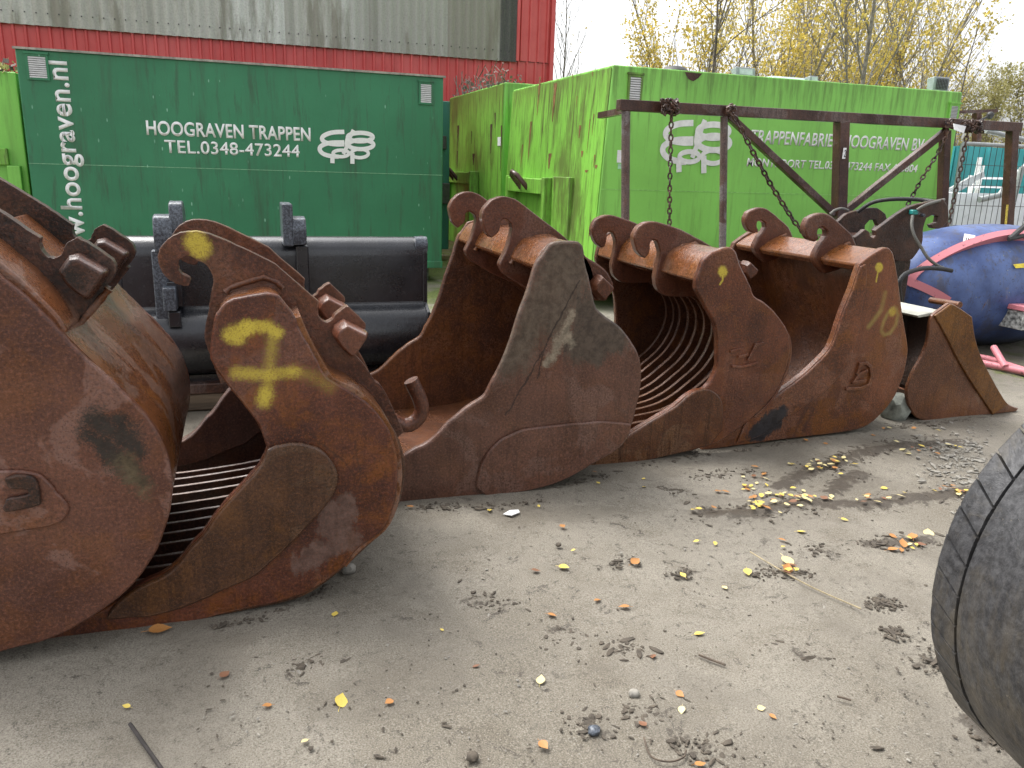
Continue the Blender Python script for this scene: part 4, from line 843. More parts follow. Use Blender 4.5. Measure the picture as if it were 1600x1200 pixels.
# ------------------------------------------------------------------ blue tank
CT, RT = Vector((7.25, 6.25, .6)), Vector((1.28, .62, .62))
def hit(px, py, k=1.0, fb=None):
    d = ray(px, py); s = Vector([1/(r_*k) for r_ in RT]); o = Vector([(CAM[i]-CT[i])*s[i] for i in range(3)]); e = Vector([d[i]*s[i] for i in range(3)])
    A, B, C_ = e.dot(e), 2*o.dot(e), o.dot(o)-1; D = B*B-4*A*C_
    if D < 0: return CAM+d*(-B/(2*A))
    return CAM+d*((-B-math.sqrt(D))/(2*A))
mbl = MT('blue_scratched_paint', rough=.4); n1 = mbl.noise(2, 5, .6, seed=72); n2 = mbl.noise(9, 7, .75, seed=73, vec=mbl.scale((1, 1, .35))); n3 = mbl.noise(40, 4, .7, seed=74); v = mbl.voro(16)
c = mbl.mix(mbl.step(n1, .35, .65), (.03, .055, .165), (.095, .15, .34)); c = mbl.mix(mbl.math('MULTIPLY', mbl.step(n2, .58, .66), .5), c, (.25, .26, .34)); c = mbl.mix(mbl.step(n2, .62, .68), c, (.09, .04, .03))
c = mbl.mix(mbl.math('MULTIPLY', mbl.step(n3, .56, .66), .7), c, (.035, .03, .045)); c = mbl.mix(mbl.math('MULTIPLY', mbl.step(v, .09, .05), mbl.step(n1, .45, .6)), c, (.4, .42, .12))
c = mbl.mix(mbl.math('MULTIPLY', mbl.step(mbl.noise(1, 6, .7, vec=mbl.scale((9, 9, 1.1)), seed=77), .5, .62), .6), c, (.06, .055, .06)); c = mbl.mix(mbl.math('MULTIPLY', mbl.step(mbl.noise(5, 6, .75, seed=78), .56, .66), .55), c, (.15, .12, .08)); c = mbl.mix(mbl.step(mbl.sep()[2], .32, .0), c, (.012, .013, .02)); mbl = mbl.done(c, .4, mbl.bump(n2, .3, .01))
mpk = MT('pink_scratched_paint', rough=.5); n2 = mpk.noise(14, 6, .75, seed=75); mpk = mpk.done(mpk.mix(mpk.step(n2, .58, .64), (.58, .2, .23), (.1, .05, .06)), .5)
t0 = thing('tank', 'scratched blue rounded tank with a faded pink band at the right edge', 'tank', (CT.x, CT.y, 0))
bm = NB(); prof = [(-1.28*math.cos(math.pi*i/20), (.62*math.sin(math.pi*i/20)**.62) if 0 < i < 20 else .001) for i in range(21)]
lathe(bm, prof, CT, (1, 0, 0), 40); finish('body', bm, mbl, t0, smooth=60)
def band(pts, w, nm='band'):
    P3 = smooth_line([tuple(hit(a, b, 1.03)) for a, b in pts], False, 4, 120); bm = NB(); prev = None
    for i, p in enumerate(P3):
        p = Vector(p); n_ = Vector([(p[k]-CT[k])/RT[k]**2 for k in range(3)]).normalized(); t = Vector(P3[min(len(P3)-1, i+1)])-Vector(P3[max(0, i-1)]); s = t.cross(n_).normalized()
        q = [bm.verts.new(p+s*w/2+n_*.06), bm.verts.new(p-s*w/2+n_*.06), bm.verts.new(p-s*w/2-n_*.03), bm.verts.new(p+s*w/2-n_*.03)]
        if prev:
            for k in range(4): bm.faces.new((prev[k], prev[(k+1) % 4], q[(k+1) % 4], q[k]))
        else: bm.faces.new(q[::-1])
        prev = q
    bm.faces.new(prev); return finish(nm, bm, mpk, t0, smooth=50)
band([(1419,446),(1432,428),(1462,408),(1504,388),(1545,375),(1575,370),(1600,370),(1640,376)], .07)
band([(1420,440),(1440,448),(1462,458),(1479,468)], .075)
bm = NB(); v = [bm.verts.new(hit(a, b, 1.06)) for a, b in ((1507,365),(1524,368),(1520,382),(1504,380))]; bm.faces.new(v); lb = finish('label', bm, mwh, t0, smooth=0)
bm = NB(); v = [bm.verts.new(hit(a, b, 1.04)) for a, b in ((1583,413),(1604,411),(1604,418),(1587,419))]; bm.faces.new(v); finish('label', bm, plain('yellow_label', (.8, .6, .05), .5), t0, smooth=0)
bm = NB()
for k in range(4): 
    p = hit(1509+3*k, 374+.6*k, 1.075); bar(bm, p+Vector((0, 0, -.02)), p+Vector((.012, 0, .02)), .006)
finish('label_writing', bm, mdkm, lb)
p = hit(1590, 490, 1.02); bm = NB(); box(bm, p.x-.12, p.x+.3, p.y-.16, p.y+.15, p.z-.13, p.z+.05); finish('control_box', bm, plain('panel_speckle', (.35, .36, .34), .5, 30, .9), t0, bevel=.006)
bm = NB(); box(bm, p.x-.14, p.x+.3, p.y-.19, p.y+.15, p.z+.052, p.z+.1); finish('panel_cover', bm, mpk, t0, bevel=.006)
bm = NB(); tube(bm, [hit(1578, 373, 1.12), hit(1600, 357, 1.2)+Vector((.1, 0, .1))], .025, 8); tube(bm, [hit(1576, 374, 1.12), hit(1602, 368, 1.15)], .02, 8); finish('strap', bm, mdkm, t0)
bm = NB(); a = PZ(1534, 567, .04); b = PZ(1620, 585, .04); tube(bm, [a, b], .03, 10); c_ = PZ(1571, 574, .05); tube(bm, [c_, c_+Vector((.12, .25, .12))], .03, 10); e_ = Vector((.1, .55, 0)); tube(bm, [a+e_, b+e_], .03, 10); tube(bm, [b, b+e_], .028, 10); tube(bm, [a, a+e_], .028, 10); finish('skid_pipe', bm, mpk, t0, smooth=50)

# ------------------------------------------------------------------ yard clutter at the right, behind the tank
mgp = plain('galvanised', (.35, .37, .37), .4, 30, .2)
YF = 8.5
f0 = thing('mesh_fence', 'galvanised mesh fence panel standing behind the blue tank', 'fence', (PY(1495, 300, YF).x, YF, 0))
def fp(px, py, y=YF): return PY(px, py, y)
top0, low0 = fp(1505, 224), fp(1479, 385); dv = low0-top0; bot0 = top0+dv*(top0.z/-dv.z); hx = 3.4
bm = NB(); tube(bm, [top0, bot0], .03, 10); tube(bm, [top0+Vector((hx, 0, 0)), bot0+Vector((hx, 0, 0))], .03, 10); tube(bm, [top0, top0+Vector((hx, 0, 0))], .026, 10); tube(bm, [bot0+Vector((0, 0, .1)), bot0+Vector((hx, 0, .1))], .022, 10); finish('frame', bm, mgp, f0, smooth=50)
bm = NB()
for i in range(1, 34): 
    x = hx*i/34; tube(bm, [top0+Vector((x, 0, 0)), bot0+Vector((x, 0, .1))], .004, 5, cap=False)
for i in range(1, 8):
    a = top0.lerp(bot0, i/8); tube(bm, [a, a+Vector((hx, 0, 0))], .004, 5, cap=False)
finish('wire_mesh', bm, mdkm, f0, smooth=60)
YS = 11.5
mteal = paint('teal_boards', (.05, .36, .38), dirt=(.02, .2, .24), seed=80, f_dirt=.7, f_rust=0, streakscale=(5, 5, .12), fade=.5)
bm = NB(); a = PY(1488, 310, YS); b = PY(1583, 232, YS); corr(bm, a.x-.1, b.x+.4, .1, b.z, YS, .5, .06); box(bm, a.x-.1, b.x+.4, YS+.03, YS+1.6, .1, b.z-.01)
tag(solo('skip_bin', bm, mteal, ((a.x+b.x)/2, YS, 0), smooth=0), 'faded turquoise ribbed bin behind the mesh fence', 'bin')
YW = 9.6
mtarp = plain('white_wrap', (.8, .83, .86), .35, 3, .12, bump=.3)
bm = NB(); a = PY(1480, 372, YW); b = PY(1600, 303, YW)
g = [[None]*13 for _ in range(8)]
for j in range(8):
    for i in range(13):
        u, w = i/12, j/7; zz = b.z*min(1, w/5*7) if j < 6 else b.z-.02*(j-5); yy = YW if j < 6 else YW+.5*(j-5)
        g[j][i] = bm.verts.new((a.x-.2+u*3.4, yy+.05*noise.noise((u*9, w*6, 0))-(.06 if j < 5 else 0), max(0, zz*(w*7/5 if j < 5 else 1)*.0+ (b.z*j/5 if j < 5 else zz)+.03*noise.noise((u*7, w*5, 3)))))
for j in range(7):
    for i in range(12): bm.faces.new((g[j][i], g[j][i+1], g[j+1][i+1], g[j+1][i]))
tag(solo('wrapped_stack', bm, mtarp, (a.x+1.5, YW, 0), smooth=60), 'stack wrapped in white sheeting behind the mesh fence', 'wrapped stack')
YLd = 10.6
ld = thing('ladder', 'white ladder frame leaning in front of the turquoise bin', 'ladder', (PY(1540, 300, YLd).x, YLd, 0))
bm = NB(); 
for q0, q1 in (((1516, 274), (1514, 304)), ((1514, 278), (1574, 279)), ((1514, 291), (1574, 293))): bar(bm, PY(*q0, YLd), PY(*q1, YLd), .035)
finish('frame', bm, mwh, ld)
bm = NB()
for q0, q1 in (((1530, 246), (1518, 303)), ((1533, 246), (1524, 303)), ((1537, 258), (1528, 303))): bar(bm, PY(*q0, YLd+.2), PY(*q1, YLd+.2), .03)
finish('rail', bm, mwh, ld)
bm = NB(); bar(bm, PY(1484, 300, YLd-.3), PY(1520, 280, YLd-.3), .12, .05); bar(bm, PY(1518, 281, YLd-.3), PY(1537, 272, YLd-.3), .09, .03)
tag(solo('channel_beam', bm, mgp, tuple(PY(1500, 290, YLd-.3))), 'grey steel channel slanting up behind the mesh fence', 'beam')
bm = NB(); tube(bm, [PY(1530, 312, 9.4), PY(1562, 305, 9.4), PY(1582, 278, 9.4), PY(1600, 262, 9.4), PY(1640, 225, 9.4)], .045, 10); tube(bm, [PY(1597, 262, 9.3), PY(1583, 315, 9.3)], .04, 10); tube(bm, [PY(1540, 204, 9.3), PY(1640, 228, 9.3)], .035, 10)
tag(solo('pipe_stack', bm, mgp, tuple(PY(1580, 290, 9.4)), smooth=50), 'loose grey steel pipes piled beside the mesh fence', 'pipes')
rr = thing('rusty_stand', 'rusty T-shaped steel stand rising behind the rack', 'stand', tuple(PY(1525, 200, 10.8)))
bm = NB(); bar(bm, PY(1496, 175, 10.8), PY(1557, 173, 10.8), .05); bar(bm, PY(1526, 176, 10.8), PY(1526, 222, 10.8), .1); finish('bar', bm, mrustd, rr)
bm = NB(); p = PY(1547, 180, 10.7); bmesh.ops.create_icosphere(bm, subdivisions=2, radius=.06, matrix=Matrix.Translation(p)); tube(bm, [PY(1528, 190, 10.7), p], .02, 8); finish('knob', bm, mdkm, rr)
bm = NB(); a = PZ(1396, 657); bmesh.ops.create_icosphere(bm, subdivisions=3, radius=1)
for v in bm.verts:
    n = noise.noise(v.co*1.7)*.25; v.co = Vector((max(-.8, min(.8, v.co.x))*(1+n)*.1, max(-.8, min(.8, v.co.y))*.1*(1+n), max(-.75, min(.8, v.co.z))*.12*(1+n)))+Vector((a.x+.06, a.y+.06, .085))
tag(solo('stone_block', bm, plain('pale_stone', (.2, .21, .18), .85, 18, .4, bump=.5), (a.x, a.y, 0)), 'rough pale stone wedged between the 10 bucket and the small bucket', 'stone')

# ------------------------------------------------------------------ wheel, lower right
AZ = math.radians(100); wd = Vector((math.sin(AZ), math.cos(AZ), 0)); wnm = Vector((math.cos(AZ), -math.sin(AZ), 0))
RW = .605; WC = wd*2.005+wnm*-1.7; WC.z = RW
WW = .44
mty = MT('worn_rubber', rough=.5, spec=.35); n1 = mty.noise(2.5, 6, .65, seed=90); n2 = mty.noise(40, 5, .75, seed=91); n3 = mty.noise(1, 5, .7, vec=mty.scale((30, 30, 5)), seed=92); n4 = mty.noise(9, 6, .7, seed=95, dist=.8)
c = mty.mix(mty.step(n2, .35, .7), (.026, .026, .028), (.075, .075, .078)); zz = mty.sep()[2]
c = mty.mix(mty.math('MULTIPLY', mty.math('MULTIPLY', mty.step(n3, .4, .64), mty.step(zz, .8, .45)), .4), c, (.13, .105, .07))
c = mty.mix(mty.math('MULTIPLY', mty.step(n4, .52, .66), .3), c, (.1, .085, .06))
c = mty.mix(mty.math('MULTIPLY', mty.step(mty.noise(70, 3, .7, seed=94), .66, .72), .5), c, (.24, .21, .16))
mty = mty.done(c, mty.step(n1, .35, .7, .34, .62), mty.bump(n2, .45, .005, mty.bump(n3, .25, .004, mty.bump(mty.voro(26, feat='DISTANCE_TO_EDGE'), .25, .004, mty.bump(n4, .4, .014)))))
w0 = thing('wheel', 'big worn black machine tyre standing at the lower right corner', 'wheel', (WC.x, WC.y, 0))
rim_out = .3
prof = [(.05, rim_out), (.03, rim_out+.03), (-.0, rim_out+.12), (-.0, rim_out+.2), (.012, RW-.075), (.02, RW-.035), (.03, RW-.024), (.097, RW-.014), (.1, RW-.003), (.15, RW), (.22, RW+.002), (.29, RW), (.34, RW-.004), (.344, RW-.02), (.41, RW-.024), (.42, RW-.035), (.428, RW-.075), (.44, rim_out+.2), (.44, rim_out+.12), (.41, rim_out+.03), (.39, rim_out)]
bm = NB(); lathe(bm, prof, WC, wnm, 128, up=(0, 0, 1))
def wpt(a, r, th): return WC+wnm*a+(Vector((0, 0, 1))*math.cos(th)+wnm.cross(Vector((0, 0, 1)))*math.sin(th))*r
NL = 46
for i in range(NL):
    for a0, a1, sg in ((-.006, .093, 1), (.446, .347, -1)):
        t0_ = 2*math.pi*i/NL; dt = 2*math.pi/NL*.91; sk = .07
        pr = [(a0, RW-.06), (a0-.004*sg, RW-.012), (a0+.012*sg, RW+.001), (a1, RW+.0)]
        rows = []
        for k in range(4):
            tt = t0_+dt*k/3; rows.append([bm.verts.new(wpt(a, r+random.uniform(-.0015, .0015), tt+sk*(abs(a-a0)/.087))) for a, r in pr]+[bm.verts.new(wpt(a1, RW-.036, tt+sk)), bm.verts.new(wpt(a0, RW-.08, tt))])
        for A, B in zip(rows[:-1], rows[1:]):
            for q in range(5): bm.faces.new((A[q], A[q+1], B[q+1], B[q]))
        bm.faces.new(rows[0][::-1]); bm.faces.new(rows[-1])
finish('tyre', bm, mty, w0, smooth=32)
bm = NB(); lathe(bm, [(.06, .299), (.09, .27), (.2, .25), (.2, .12), (.14, .1), (.12, .001)], WC, wnm, 48); lathe(bm, [(.38, .299), (.35, .27), (.24, .25), (.24, .12), (.3, .1), (.32, .001)], WC, wnm, 48)
finish('rim', bm, mdkm, w0, smooth=40)

# ------------------------------------------------------------------ ground
def arr(segs_):
    o = []
    for a, b, st in segs_:
        n = max(1, round((b-a)/st)); o += [a+(b-a)*i/n for i in range(n)]
    return o+[segs_[-1][1]]
GX = arr([(-260, -20, 40), (-20, -5, 1.5), (-5, -1.5, .25), (-1.5, 7.0, .033), (7.0, 11, .25), (11, 30, 2), (30, 300, 45)])
GY = arr([(-60, -4, 8), (-4, .3, .5), (.3, 5.6, .033), (5.6, 9, .2), (9, 20, .8), (20, 40, 4), (40, 420, 60)])
RUTS = [([(1100, 800), (1150, 806), (1200, 798), (1245, 783), (1300, 790), (1370, 788), (1430, 780), (1520, 765)], .105, .03),
        ([(1220, 760), (1270, 735), (1310, 722), (1345, 708), (1420, 695), (1510, 690)], .09, .024), ([(1340, 700), (1390, 690), (1470, 680)], .05, .012),
        ([(1300, 770), (1330, 745), (1345, 740)], .09, .022), ([(1245, 862), (1300, 858)], .055, .02), ([(1355, 850), (1420, 846), (1450, 842)], .06, .018), ([(1180, 895), (1270, 898)], .05, .012),
        ([(1205, 1015), (1275, 1025)], .05, .016), ([(1370, 940), (1395, 945)], .045, .014), ([(1390, 985), (1405, 995)], .045, .014), ([(725, 940), (800, 945)], .06, .01), ([(955, 885), (995, 873)], .05, .012),
        ([(960, 1010), (985, 1015)], .05, .012), ([(905, 1125), (940, 1135)], .05, .015), ([(1000, 1100), (1015, 1120)], .05, .012), ([(1060, 1160), (1130, 1175)], .06, .015), ([(1030, 760), (1075, 770)], .05, .008),
        ([(750, 793), (850, 783)], .05, .012), ([(1330, 680), (1400, 668), (1440, 660)], .05, .012), ([(1050, 900), (1080, 892)], .05, .01), ([(860, 990), (905, 1000)], .05, .01), ([(460, 1045), (540, 1020)], .04, .006), ([(1520, 1130), (1570, 1160)], .07, .02), ([(1440, 1040), (1490, 1020)], .06, .016)]
RUTS += [([(870, 760), (960, 737)], .045, .012), ([(985, 731), (1110, 707)], .045, .012), ([(1150, 703), (1290, 685)], .05, .014), ([(640, 795), (720, 790)], .045, .01), ([(330, 982), (430, 957), (520, 915)], .035, .008), ([(1440, 664), (1560, 652)], .05, .012), ([(1090, 745), (1180, 735)], .06, .01)]
RW_ = []
for pts, w, h in RUTS: RW_.append(([PZ(*p).xy for p in pts], w*.72, h*.8))
def rutval(x, y):
    """mud ridge strength at a ground point"""
    best = 0; hh = 0; kk = 1
    for pts, w, h in RW_:
        ks = 1.25 if h >= .018*.8 and w > .04 else .6
        for a, b in zip(pts[:-1], pts[1:]):
            ab = b-a; t = max(0, min(1, (Vector((x, y))-a).dot(ab)/ab.length_squared)); d = (Vector((x, y))-a-ab*t).length
            if d < w*2.6:
                k = math.exp(-(d/w)**2)
                if k > best: best = k; hh = h; kk = ks
    rutval.k = kk
    return best, hh
bm = NB(); mud = []; rows = []
for y in GY:
    row = []
    for x in GX:
        z = 0.0; mv = 0.0
        if -1.6 < x < 7.1 and .2 < y < 5.8:
            v = Vector((x, y, 0)); e = min(1, (x+1.6)/.4, (7.1-x)/.4, (5.8-y)/.4)
            z = (noise.fractal(v*1.1, 1, 2, 3)*.012+noise.fractal(v*6, .8, 2, 4)*.0028)*max(0, e)
            k, h = rutval(x, y)
            if k > .01:
                lump = .55+.9*noise.fractal(v*9, .7, 2, 4); z += h*k*lump; mv = min(1.2, k*rutval.k)
            z -= .004
        row.append(bm.verts.new((x, y, z))); mud.append(mv)
    rows.append(row)
for a, b in zip(rows[:-1], rows[1:]):
    for i in range(len(GX)-1): bm.faces.new((a[i], a[i+1], b[i+1], b[i]))
mgd = MT('yard_ground', rough=.85, spec=.3)
n1 = mgd.noise(.55, 6, .6, seed=100); n2 = mgd.noise(3.1, 7, .68, seed=101, dist=.5); n3 = mgd.noise(24, 6, .72, seed=102); n4 = mgd.noise(190, 4, .8, seed=103); n5 = mgd.noise(9, 7, .75, seed=104, dist=1.2)
at = mgd.N.new('ShaderNodeAttribute'); at.attribute_name = 'mud'
c = mgd.mix(mgd.step(n1, .42, .58), (.172, .152, .119), (.235, .213, .174)); c = mgd.mix(mgd.math('MULTIPLY', mgd.step(n2, .48, .7), .6), c, (.118, .099, .073))
c = mgd.mix(mgd.math('MULTIPLY', mgd.step(n2, .35, .2), .5), c, (.25, .23, .19))
c = mgd.mix(mgd.math('MULTIPLY', mgd.step(n5, .565, .64), .8), c, (.055, .046, .037))
c = mgd.mix(mgd.math('MULTIPLY', mgd.step(n3, .53, .64), .45), c, (.085, .076, .06))
c = mgd.mix(mgd.math('MULTIPLY', mgd.step(n4, .52, .6), .6), c, (.34, .315, .265)); c = mgd.mix(mgd.math('MULTIPLY', mgd.step(n4, .48, .4), .65), c, (.06, .053, .042))
c = mgd.mix(mgd.math('MULTIPLY', mgd.step(mgd.math('ADD', at.outputs['Fac'], mgd.math('ADD', mgd.math('MULTIPLY', mgd.math('SUBTRACT', n3, .5), 2.4), mgd.math('MULTIPLY', mgd.math('SUBTRACT', n5, .5), 2.6))), .42, .95), .85), c, (.05, .039, .029))
s_ = mgd.sep(); moss = mgd.math('MULTIPLY', mgd.step(s_[1], 8.3, 9.6), mgd.step(mgd.noise(1.6, 5, .6, seed=106), .36, .5)); moss2 = mgd.math('MULTIPLY', mgd.step(s_[0], 5.6, 6.6), mgd.step(mgd.noise(4, 5, .7, seed=107), .5, .62))
c = mgd.mix(mgd.math('MULTIPLY', mgd.math('MAXIMUM', moss, moss2), .85), c, mgd.mix(mgd.step(n3, .4, .65), (.05, .075, .012), (.15, .19, .03)))
dk = mgd.math('MULTIPLY', mgd.step(s_[0], 6.0, 7.4), .5); c = mgd.mix(dk, c, (.08, .07, .05))
damp = mgd.step(mgd.noise(1.4, 6, .62, seed=110, dist=.6), .5, .6); c = mgd.mix(mgd.math('MULTIPLY', damp, .3), c, (.11, .095, .074))
hgt = mgd.math('ADD', mgd.math('MULTIPLY', n3, .8), mgd.math('MULTIPLY', n4, .35))
gm_ = mgd.done(c, mgd.math('SUBTRACT', mgd.math('ADD', .6, mgd.math('MULTIPLY', n2, .4), clamp=True), mgd.math('ADD', mgd.math('MULTIPLY', damp, .25), mgd.math('MULTIPLY', at.outputs['Fac'], .2))), mgd.bump(hgt, .55, .012, mgd.bump(n5, .3, .02)))
g0 = finish('ground', bm, gm_, None, smooth=180, fix=False)
a_ = g0.data.attributes.new('mud', 'FLOAT', 'POINT'); a_.data.foreach_set('value', mud)
tag(g0, 'flat grey sandy yard ground with mud ridges', 'ground', kind='structure')

mclod = plain('dark_mud', (.085, .07, .053), .9, 30, .4, bump=.6); mgrav = plain('pale_pebble', (.24, .225, .195), .8, 20, .35)
def lumps(name, n, src, smin, smax, mat, lab, cat):
    bm = NB()
    for _ in range(n):
        p = src(); s = random.uniform(smin, smax)*(1 if random.random() < .85 else 1.9)
        M_ = Matrix.Translation((p[0], p[1], s*.2)) @ Matrix.Rotation(random.uniform(0, 6.3), 4, 'Z') @ Matrix.Diagonal((s*random.choice((.8, 1.2, 1.6, 3.2)), s, s*random.uniform(.35, .7), 1))
        r_ = bmesh.ops.create_icosphere(bm, subdivisions=1, radius=1, matrix=M_)
        for v in r_['verts']: v.co += Vector([random.uniform(-.22, .22)*s for _ in range(3)])
    o = finish(name, bm, mat, None, smooth=30); return tag(o, lab, cat, kind='stuff')
def ridge():
    pts, w, h = random.choice(RW_+RW_[:2]*6+RW_[5:9]); i = random.randrange(len(pts)-1); p = pts[i].lerp(pts[i+1], random.random())
    return (p.x+random.gauss(0, w*.95), p.y+random.gauss(0, w*.75))
def anywhere():
    return tuple(PZ(random.uniform(300, 1500), 720+480*random.random()**.8).xy)
def ok(p):
    return not (p[1] > 2.5 and p[0] < .55) and p[1] < 4.3 and not (p[1] > 3.4 and p[0] < 1.7)
def clean(f):
    def g_():
        for _ in range(30):
            p = f()
            if ok(p): return p
        return p
    return g_
lumps('mud_clods', 2600, ridge, .0018, .0068, mclod, 'dark crumbled mud clods along the wheel ruts', 'mud')
lumps('mud_crumbs', 480, clean(anywhere), .0012, .004, mclod, 'small dark crumbs scattered over the yard', 'mud')
lumps('gravel', 320, clean(anywhere), .001, .0035, mgrav, 'fine pale gravel grains on the yard', 'gravel')
lumps('gravel', 420, lambda: tuple((PZ(random.gauss(1500, 28), random.gauss(722, 26)).xy)), .003, .009, mgrav, 'patch of pale rubble gravel left of the tyre', 'gravel')

# ------------------------------------------------------------------ leaves, paper, sticks on the ground
LC = {'yellow': (.66, .5, .1), 'pale': (.66, .56, .27), 'orange': (.42, .19, .055), 'brown': (.2, .09, .045)}
LM = {k: plain(k+'_leaf', v, .55, 30, .22, bump=.1) for k, v in LC.items()}
LLAB = {'yellow': 'small bright yellow birch leaf lying on the yard ground', 'pale': 'small pale straw coloured leaf lying on the yard ground', 'orange': 'small orange leaf lying on the yard ground', 'brown': 'small dry brown leaf lying on the yard ground'}
def leaf_mesh(seed):
    r = random.Random(seed); bm = NB(); n = 5; L_, C_, R_ = [], [], []; curl = r.uniform(.15, .55); tw = r.uniform(-.3, .3)
    for i in range(n+1):
        t = i/n; w = .40*math.sin(math.pi*min(1, t*1.02+.06))**.8*(1-.35*t); z = .05+curl*.28*(t-.4)**2; x = t-.5
        C_.append(bm.verts.new((x, 0, z))); L_.append(bm.verts.new((x-.03, w, z+w*curl*.55+tw*w*.3))); R_.append(bm.verts.new((x-.03, -w, z+w*curl*.6-tw*w*.3)))
    for i in range(n):
        bm.faces.new((C_[i], C_[i+1], L_[i+1], L_[i])); bm.faces.new((R_[i], R_[i+1], C_[i+1], C_[i]))
    tube(bm, [(-.5, 0, .06), (-.72, .04, .03), (-.85, .03, .01)], .014, 4); return bm
proto = {}
for k in LM:
    for s in range(3):
        o = finish('leaf', leaf_mesh(hash(k) % 97+s if False else s*7+len(k)), LM[k], None, smooth=60); tag(o, LLAB[k], 'leaf', k+' leaves scattered on the yard'); proto[k, s] = [o, False]
def put_leaf(px, py, size, kind, lab=None, rz=None, tilt=.0):
    p = PZ(px, py); pr = proto[kind, random.randrange(3)]
    if pr[1]: o = pr[0].copy(); SC.collection.objects.link(o)
    else: o = pr[0]; pr[1] = True
    k, h = rutval(p.x, p.y); o.location = (p.x, p.y, .003+h*k*.9); size *= .9; o.scale = (size, size*random.uniform(.75, 1.25), size)
    o.rotation_euler = (random.uniform(-.25, .25)+tilt, random.uniform(-.25, .25), random.uniform(0, 6.28) if rz is None else rz)
    if lab:
        o['label'] = lab
        if 'group' in o: del o['group']
    else: o['label'] = LLAB[kind]; o['group'] = kind+' leaves scattered on the yard'
    return o
put_leaf(533, 1095, .06, 'yellow', 'largest orange yellow leaf curled up in the foreground', 1.3, .6); put_leaf(252, 986, .085, 'orange', 'long curled brown orange leaf at the foot of the sorting bucket', .1, .3)
put_leaf(845, 1063, .05, 'pale', 'pale yellow pointed leaf alone in the middle foreground'); put_leaf(882, 888, .052, 'yellow', 'round bright yellow leaf in the middle of the yard')
for px, py, s, k in ((607,1099,.035,'orange'),(352,1055,.045,'brown'),(416,1104,.035,'orange'),(475,1160,.03,'pale'),(524,960,.035,'yellow'),(850,1167,.042,'orange'),(863,963,.04,'orange'),(640,795,.04,'orange'),(765,799,.035,'yellow'),(842,792,.022,'yellow'),
    (878,823,.04,'orange'),(895,861,.025,'yellow'),(838,893,.045,'brown'),(993,880,.06,'orange'),(1066,901,.04,'yellow'),(1087,847,.035,'yellow'),(1117,851,.035,'yellow'),(1006,762,.035,'yellow'),(1082,801,.035,'yellow'),(934,755,.03,'yellow'),(1005,749,.025,'yellow'),(974,950,.05,'orange'),(932,940,.045,'orange'),
    (1094,992,.045,'yellow'),(1063,1087,.035,'orange'),(745,1042,.03,'brown'),(1168,897,.05,'yellow'),(1133,920,.04,'pale'),(1253,832,.045,'yellow'),(1223,845,.04,'orange'),(1224,856,.035,'yellow'),(1230,890,.075,'orange'),(1232,880,.08,'pale'),(1225,898,.06,'brown'),(1410,852,.07,'orange'),(1425,842,.06,'orange'),(1450,834,.07,'pale'),(1397,860,.055,'orange'),(1440,853,.05,'brown'),
    (1115,800,.04,'orange'),(1090,801,.04,'yellow'),(1380,764,.05,'yellow'),(1337,727,.045,'yellow'),(1314,744,.035,'yellow'),(1258,690,.035,'orange'),(1289,694,.035,'orange'),(1420,710,.045,'pale'),(1467,673,.03,'yellow'),(1390,671,.04,'pale'),(1380,672,.035,'orange'),(1427,670,.04,'orange'),(1480,697,.045,'pale'),(1465,710,.05,'orange'),(1365,681,.035,'orange'),(1500,700,.04,'yellow'),(1135,770,.05,'orange'),(1123,769,.045,'orange'),(1320,813,.04,'yellow'),(930,739,.03,'orange'),(1003,1133,.035,'brown'),(1095,1196,.04,'orange'),(1065,1112,.035,'pale'),(1208,1122,.03,'orange'),(197,1105,.03,'yellow'),(1020,1028,.035,'brown'),(690,985,.02,'yellow'),(1190,1108,.03,'pale')):
    put_leaf(px, py, s, k)
for (cx, cy, sx_, sy_, n) in ((1190,790,26,14,22),(1230,775,30,9,14),(1265,785,30,8,12),(1190,750,12,10,9),(1275,730,35,9,20),(1310,722,15,6,8),(1165,765,10,8,5),(1360,782,40,7,12),(1490,770,25,6,14),(1440,700,40,12,8),(1240,890,18,8,6),(1420,850,25,9,6)):
    for _ in range(n): put_leaf(random.gauss(cx, sx_*.6), random.gauss(cy, sy_*.6), random.uniform(.024, .05), random.choice(['yellow', 'yellow', 'pale', 'orange', 'brown', 'pale']))
for k, (o, used) in proto.items():
    if not used: bpy.data.objects.remove(o)
p = PZ(797, 800); bm = NB(); v = [bm.verts.new(PZ(a, b, .006+z)) for a, b, z in ((786,803,0),(796,797,.004),(810,796,.0),(812,800,.002),(799,805,.006))]; bm.faces.new(v)
r_ = bmesh.ops.extrude_face_region(bm, geom=bm.faces[:]);
for v in [g_ for g_ in r_['geom'] if isinstance(g_, bmesh.types.BMVert)]: v.co.z -= .004
tag(solo('paper_scrap', bm, mwh, (p.x, p.y, 0)), 'crumpled white paper scrap in front of the grey stained bucket', 'paper')
mstick = plain('dark_stick', (.035, .03, .028), .8, 40, .4); mstraw = plain('dry_straw', (.34, .28, .17), .7, 40, .3); mtwig = plain('twig_bark', (.1, .075, .055), .8, 40, .4)
def stick(name, lab, pts, r, mat, z=.008, cat='stick'):
    P3 = smooth_line([tuple(PZ(a, b, z+random.uniform(0, .003))) for a, b in pts], False, 4, 120); bm = NB(); tube(bm, P3, r, 6); o = PZ(*pts[0])
    return tag(solo(name, bm, mat, (o.x, o.y, 0), smooth=60), lab, cat)
stick('stick', 'dark flat stick in the lower left foreground', [(203, 1131), (222, 1158), (255, 1205)], .006, mstick)
stick('straw', 'long dry grass straw lying across the yard left of the tyre', [(1172, 862), (1215, 888), (1270, 918), (1345, 951)], .003, mstraw, .014, 'straw')
